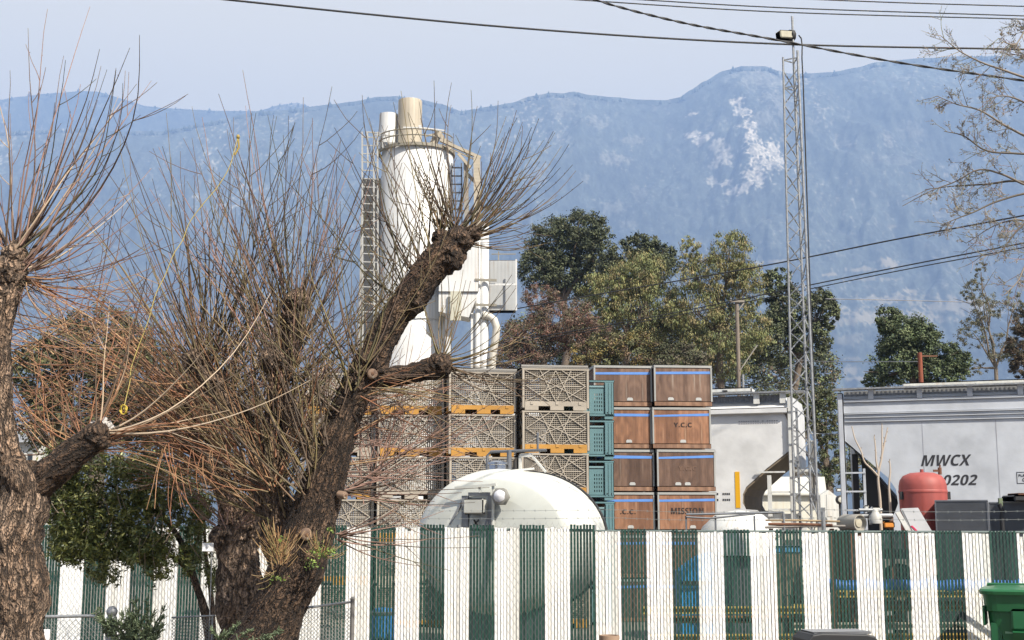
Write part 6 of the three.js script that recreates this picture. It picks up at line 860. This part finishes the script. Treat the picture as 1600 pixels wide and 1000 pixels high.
// ---------- small yard fence, gate, signs ----------
{
  const D = 12.6, k = mpp(D), mesh = (mb, x0, x1, y0, y1, step, r, dd = 0) => { for (let c = x0 - (y1 - y0); c < x1; c += step) for (const s of [1, -1]) { let ax = s > 0 ? c : c + (y1 - y0), ay = y1, bx = s > 0 ? c + (y1 - y0) : c, by = y0; const cl = (px, py, qx, qy) => { let t0 = 0, t1 = 1; const d = qx - px; if (Math.abs(d) < 1e-6) return null; const ta = (x0 - px) / d, tb = (x1 - px) / d; t0 = Math.max(0, Math.min(ta, tb)); t1 = Math.min(1, Math.max(ta, tb)); return t1 > t0 ? [px + d * t0, py + (qy - py) * t0, px + d * t1, py + (qy - py) * t1] : null; }; const q = cl(ax, ay, bx, by); if (q) mb.tube([P(q[0], q[1], D + dd), P(q[2], q[3], D + dd)], r, 4, false); } };
  let b = P(115, 1000, D), g = worldThing('chain_link_gate', 'low chain link gate with rounded galvanised pipe frame beside the left trunk', 'gate', V(b.x, 0, b.z)), mb = new MB();
  mb.tube(new THREE.CatmullRomCurve3([[40, 963.5], [80, 963.5], [140, 962.5], [154, 966], [164, 975], [167, 992], [167, 1060]].map(([x, y]) => P(x, y, D)), false, 'catmullrom', 0.3).getPoints(40), 2.6 * k, 10); mb.build('pipe_frame', M.galv, g);
  mb = new MB(); mesh(mb, 42, 164, 968, 1130, 9.5, 0.0022); mb.build('chain_link_wire', M.wire, g, true);
  b = P(176, 1000, D); g = worldThing('gate_post', 'galvanised gate post with round ball cap at the end of the low gate', 'post', V(b.x, 0, b.z)); mb = new MB(); { const t = P(176, 965, D); mb.tube([V(t.x, 0, t.z), t], 7 * k, 14); } mb.build('post', M.galv, g); mb = new MB(); { const t = P(175, 956, D); mb.add(new THREE.SphereGeometry(8.5 * k, 18, 12), new THREE.Matrix4().makeScale(1, 1.05, 1).setPosition(t)); mb.at(t.x, t.y - 12 * k, t.z); mb.lathe([[7.6 * k, 0], [8.2 * k, 1.5 * k], [8.2 * k, 4 * k], [6 * k, 6 * k]], 16); } mb.build('ball_cap', M.galv, g);
  b = P(290, 1000, D); g = worldThing('low_mesh_fence', 'low grey wire fence length between the juniper and the old trunk', 'fence', V(b.x, 0, b.z)); mb = new MB(); mesh(mb, 268, 334, 966, 1130, 5.2, 0.0022); mb.build('chain_link_wire', M.wire, g, true); mb = new MB(); mb.tube([P(268, 965, D), P(336, 962, D)], 1.4 * k, 8); mb.build('top_wire', M.galv, g); mb = new MB(); { const t = P(332, 962, D); mb.tube([V(t.x, 0, t.z), t], 1.3 * k, 8); } mb.build('post', M.galv, g);
  b = P(505, 1000, D); g = worldThing('low_mesh_fence', 'low chain link fence length ending at a grey post right of the willow', 'fence', V(b.x, 0, b.z)); mb = new MB(); mesh(mb, 440, 552, 950, 1130, 6.0, 0.0022); mb.build('chain_link_wire', M.wire, g, true); mb = new MB(); mb.tube([P(440, 953, D), P(500, 947, D), P(552, 940, D)], 2.0 * k, 8); mb.build('top_rail', M.galv, g); mb = new MB(); { const t = P(551, 936, D); mb.tube([V(t.x, 0, t.z), t], 3.4 * k, 10); mb.add(new THREE.SphereGeometry(3.8 * k, 10, 8), new THREE.Matrix4().setPosition(t)); } mb.build('post', grimy([0.2, 0.19, 0.18]), g);
  for (const [x, y, w, h, d, label] of [[328.5, 854.5, 18, 13, 13.0, 'small blank white sign plate beside the old pollard trunk'], [75, 990, 18, 16, 12.5, 'small blank white sign plate at the foot of the left trunk']]) { const p = P(x, y, d), kk = mpp(d), s = thing('white_sign', label, 'sign', [p.x, 0, p.z + 0.1], -0.05); mb = new MB(); mb.box(0, p.y, 0, w * kk, h * kk, 0.006, 0.002); mb.build('plate', mat('#f2f2f2', 0.5), s); mb = new MB(); mb.box(0.04, p.y / 2, -0.012, 0.008, p.y, 0.008); mb.build('stake', M.galv, s); }
}
// ---------- green bin, black case, pot ----------
{
  const D = 13.9, p = P(1585, 820, D), k = mpp(D), g = thing('wheelie_bin', 'dark green wheeled rubbish bin at the lower right in front of the fence', 'bin', [p.x, 0, p.z], -0.42), gr = mat([0.018, 0.135, 0.048], 0.38, { map: T.grime }); let mb;
  const H = EYE - (922 - 820) * k, prof = (y) => { const t = y / H; return [lerp(0.24, 0.335, t), lerp(0.27, 0.37, t)]; };
  mb = new MB(); const ring = (y, s = 1) => { const [a, b] = prof(y), pts = []; for (let i = 0; i < 32; i++) { const t = i / 32 * Math.PI * 2, c = Math.cos(t), q = Math.sin(t), e = 0.32; pts.push(V(Math.sign(c) * Math.pow(Math.abs(c), e) * a * s, y, Math.sign(q) * Math.pow(Math.abs(q), e) * b * s)); } return pts; };
  const skin = (ys, ss) => { const R = ys.map((y, i) => ring(y, ss ? ss[i] : 1)); for (let i = 0; i < R.length - 1; i++) for (let j = 0; j < 32; j++) { const n = (j + 1) % 32; mb.quad(R[i][n], R[i][j], R[i + 1][j], R[i + 1][n]); } };
  skin([0.08, 0.3, 0.6, 0.8, H - 0.2, H - 0.19, H - 0.02], [0.97, 0.97, 0.97, 0.97, 0.97, 1.045, 1.045]); mb.build('body', gr, g);
  mb = new MB(); skin([H - 0.02, H - 0.018, H + 0.015, H + 0.035, H + 0.055, H + 0.06], [1.0, 1.13, 1.14, 1.09, 0.7, 0.0]); mb.build('lid', mat([0.022, 0.16, 0.055], 0.35, { map: T.grime }), g);
  mb = new MB(); for (const s of [-1, 1]) { mb.box(s * 0.335, H - 0.24, 0.18, 0.03, 0.2, 0.30, 0.012); } mb.box(0.08, H - 0.27, 0.345, 0.30, 0.22, 0.10, 0.03); mb.extrude([[-0.14, 0], [0.14, 0], [0.14, 0.11], [-0.14, 0.11]], 0.07, [], new THREE.Matrix4().makeRotationX(0.5).setPosition(0.08, H - 0.46, 0.29)); mb.build('lift_pocket', gr, g);
  mb = new MB(); mb.box(-0.22, H - 0.55, 0.30, 0.12, 0.5, 0.04, 0.012); mb.build('rib', gr, g);
  mb = new MB(); mb.tube([V(-0.34, H + 0.0, -0.40), V(-0.34, H + 0.05, -0.46), V(0.34, H + 0.05, -0.46), V(0.34, H, -0.40)], 0.018, 8); mb.build('handle', gr, g);
  mb = new MB(); mb.box(-0.1, H - 0.40, 0.318, 0.075, 0.035, 0.006, 0.002); mb.build('moulded_label', mat([0.16, 0.30, 0.19], 0.5), g);
  for (const s of [-1, 1]) { mb = new MB(); mb.M = new THREE.Matrix4().makeRotationZ(Math.PI / 2).setPosition(s * 0.27, 0.13, -0.30); mb.lathe([[0, -0.03], [0.12, -0.03], [0.13, 0], [0.12, 0.03], [0, 0.03]], 20); mb.build('wheel', M.black, g); }
  const q = P(1312, 990, 12.4), kk = mpp(12.4), y = (v) => EYE - (v - 820) * kk, c = thing('black_case', 'black round-cornered box with grey lid under the middle of the fence', 'case', [q.x, 0, q.z - 0.2], 0.12), hw = 54 * kk;
  mb = new MB(); mb.extrude([[-hw, 0.2], [hw, 0.2], [hw, y(998)], [hw - 0.03, y(992)], [hw - 0.10, y(989)], [-hw + 0.12, y(987)], [-hw + 0.04, y(989)], [-hw, y(996)]], 0.42, [], new THREE.Matrix4().makeTranslation(0, 0, -0.2), 0.015); mb.build('body', M.black, c);
  mb = new MB(); mb.box(0.02, y(985.5), -0.02, hw * 1.7, 0.022, 0.36, 0.008); mb.build('lid', grimy([0.26, 0.26, 0.27], 0.5), c); mb = new MB(); mb.box(0, 0.1, 0, hw * 1.6, 0.2, 0.3); mb.build('base', M.black, c);
  const r = P(1368, 1000, 12.6), pl = thing('brown_box', 'low brown box with pale top edge right of the black case', 'box', [r.x, 0, r.z], 0.1); mb = new MB(); mb.box(0, (EYE - 178 * mpp(12.6)) / 2, 0, 0.26, EYE - 178 * mpp(12.6), 0.25, 0.01); mb.build('body', grimy([0.24, 0.15, 0.10], 0.9), pl); mb = new MB(); mb.box(-0.05, EYE - 177 * mpp(12.6), 0.05, 0.12, 0.02, 0.12, 0.004); mb.build('rim', M.cream, pl);
  const w = P(952, 1000, 13), pot = thing('clay_pot', 'brown clay pot rim showing at the bottom edge before a white band', 'pot', [w.x, 0, w.z]); const pk = mpp(13), ph = EYE - 168 * pk; mb = new MB(); mb.lathe([[0, 0.02], [0.07, 0.02], [13 * pk, ph - 0.1], [13 * pk, ph - 0.09]], 28); mb.build('body', grimy([0.36, 0.22, 0.14], 0.9), pot); mb = new MB(); mb.lathe([[13 * pk, ph - 0.09], [15.5 * pk, ph - 0.09], [15.8 * pk, ph], [13.5 * pk, ph], [12.5 * pk, ph - 0.05], [0, ph - 0.05]], 28); mb.build('rim', grimy([0.42, 0.29, 0.20], 0.9), pot); mb = new MB(); mb.box(0, 0.012, 0, 0.3, 0.02, 0.3, 0.004); mb.build('saucer', grimy([0.42, 0.29, 0.20], 0.9), pot);
}
// ---------- budding tree at the right and bare saplings ----------
{
  reseed(53);
  const D = 15, k = mpp(D), b = P(1720, 820, D), g = worldThing('budding_tree', 'nearly bare budding tree reaching in from the right edge across the sky', 'tree', V(b.x, 0, b.z)); const wood = new MB(), tw = new MB(), bud = new MB();
  const cTw = [[0.26, 0.22, 0.18], [0.20, 0.17, 0.14], [0.32, 0.28, 0.23], [0.13, 0.11, 0.09]];
  wood.col = [0.20, 0.165, 0.13]; { const q = new THREE.CatmullRomCurve3([[1720, 960], [1722, 700], [1700, 450], [1690, 300], [1690, 120]].map(([x, y]) => P(x, y, D))).getPoints(24); wood.tube(q, q.map((_, i) => lerp(16, 7, i / 24) * k), 12); }
  const budAt = (p) => { const f = rr(0.7, 1.3), s = rr(0.8, 1.6) * k; bud.col = [0.27 * f, 0.24 * f, 0.185 * f]; leafBlob(bud, p, [s, s, s], 3, s * 0.75, [bud.col]); };
  const grow = (a, dir, L, r, lev) => {
    const n = 8, pts = [a.clone()], d = dir.clone(); for (let i = 0; i < n; i++) { d.add(V(gauss() * 0.16, gauss() * 0.16 + 0.015, gauss() * 0.2)).normalize(); pts.push(pts[i].clone().addScaledVector(d, L / n)); }
    tw.col = cTw[Math.floor(rnd() * 4)].map((x) => x * rr(0.8, 1.2)); tw.tube(pts, pts.map((_, i) => lerp(r, r * 0.4, i / n)), 4, false);
    for (let i = 1; i <= n; i++) if (rnd() < (lev ? 0.45 : 0.3)) budAt(pts[i].clone().add(V(gauss(), gauss(), gauss()).multiplyScalar(1.2 * k)));
    if (lev < 2) { const m = lev ? 2 + Math.floor(rnd() * 2) : 4 + Math.floor(rnd() * 3); for (let j = 0; j < m; j++) { const q = pts[1 + Math.floor(rnd() * (n - 1))], s = rnd() < 0.5 ? -1 : 1, e = V(d.x * Math.cos(0.7) - s * d.y * Math.sin(0.7), d.y * Math.cos(0.7) + s * d.x * Math.sin(0.7), d.z + gauss() * 0.5).normalize(); grow(q, e, L * rr(0.3, 0.6), r * 0.62, lev + 1); } }
  };
  const limbs = [[[1695, 350], [1650, 305], [1600, 288], [1565, 272], [1530, 265], [1492, 284], [1455, 298], [1410, 322]], [[1650, 300], [1590, 283], [1540, 288], [1500, 290], [1445, 296]], [[1690, 330], [1620, 302], [1560, 314], [1520, 332], [1494, 342], [1470, 352]], [[1690, 260], [1620, 222], [1570, 196], [1530, 172], [1495, 163], [1464, 150]], [[1690, 180], [1620, 130], [1575, 112], [1535, 98], [1500, 80], [1470, 56]], [[1690, 300], [1640, 245], [1590, 240], [1540, 235], [1505, 212], [1475, 205]], [[1690, 340], [1630, 330], [1590, 360], [1560, 395], [1530, 400]], [[1695, 380], [1640, 380], [1605, 410], [1590, 440], [1570, 460]], [[1690, 120], [1640, 70], [1610, 40], [1585, 70], [1560, 60]], [[1690, 240], [1640, 190], [1600, 160], [1570, 150], [1540, 155]], [[1690, 400], [1650, 390], [1600, 345], [1560, 350], [1510, 380]], [[1690, 160], [1640, 110], [1605, 90], [1580, 84]]];
  for (const l of limbs) { const dz = rr(-0.8, 0.8), c = new THREE.CatmullRomCurve3(l.map(([x, y], i) => P(x, y, D + dz * i / l.length))), q = c.getPoints(30); wood.col = cTw[Math.floor(rnd() * 4)].map((x) => x * 0.8); wood.tube(q, q.map((_, i) => lerp(2.6, 0.55, i / 30) * k), 6); for (let i = 10; i <= 30; i += 1) { const t = c.getTangent(i / 30), s = rnd() < 0.5 ? -1 : 1, an = rr(0.4, 1.0), e = V(t.x * Math.cos(an) - s * t.y * Math.sin(an), t.y * Math.cos(an) + s * t.x * Math.sin(an), gauss() * 0.5).normalize(); if (rnd() < 0.6) grow(q[i], e, rr(18, 52) * k, 0.62 * k, i > 26 ? 1 : 0); if (rnd() < 0.6) budAt(q[i]); } }
  wood.build('trunk', vcol(0.9), g); tw.build('twigs', twigMat, g, true); bud.build('buds', vcol(0.8), g, true);
  // saplings between the railcar and the fence
  const sap = (label, D2, parts) => { const kk = mpp(D2), bb = P(parts[0][0][0], 820, D2), s = worldThing('bare_sapling', label, 'sapling', V(bb.x, 0, bb.z)), m = new MB(); parts.forEach((l, j) => { const q = new THREE.CatmullRomCurve3(l.map(([x, y]) => P(x, y, D2))).getPoints(16); if (j === 0) q.unshift(V(q[0].x, 0, q[0].z)); m.col = [0.42, 0.35, 0.28]; m.tube(q, q.map((_, i) => lerp(j ? 1.7 : 2.6, 0.8, i / q.length) * kk), 6); m.col = [0.2, 0.16, 0.12]; for (let i = 4; i < q.length; i++) if (rnd() < 0.7) m.bar(q[i], q[i].clone().add(V(gauss() * 2.5 * kk, 3 * kk, 0)), 1.0 * kk); }); m.build('stem', twigMat, s); };
  sap('pale forked bare sapling in front of the railcar ladder', 21, [[[1377, 830], [1375, 780], [1372, 744], [1378, 712], [1378, 690], [1378, 664]], [[1372, 744], [1362, 733], [1351, 722], [1345, 704], [1336, 686], [1331, 666]], [[1373, 740], [1369, 720], [1368, 700], [1366, 682]], [[1377, 715], [1382, 692], [1387, 668]]]);
  sap('short thin bare sapling just left of the red tank', 20.6, [[[1393, 830], [1391, 790], [1389, 760], [1391, 735], [1390, 720]]]);
}

renderer.render(scene, camera);
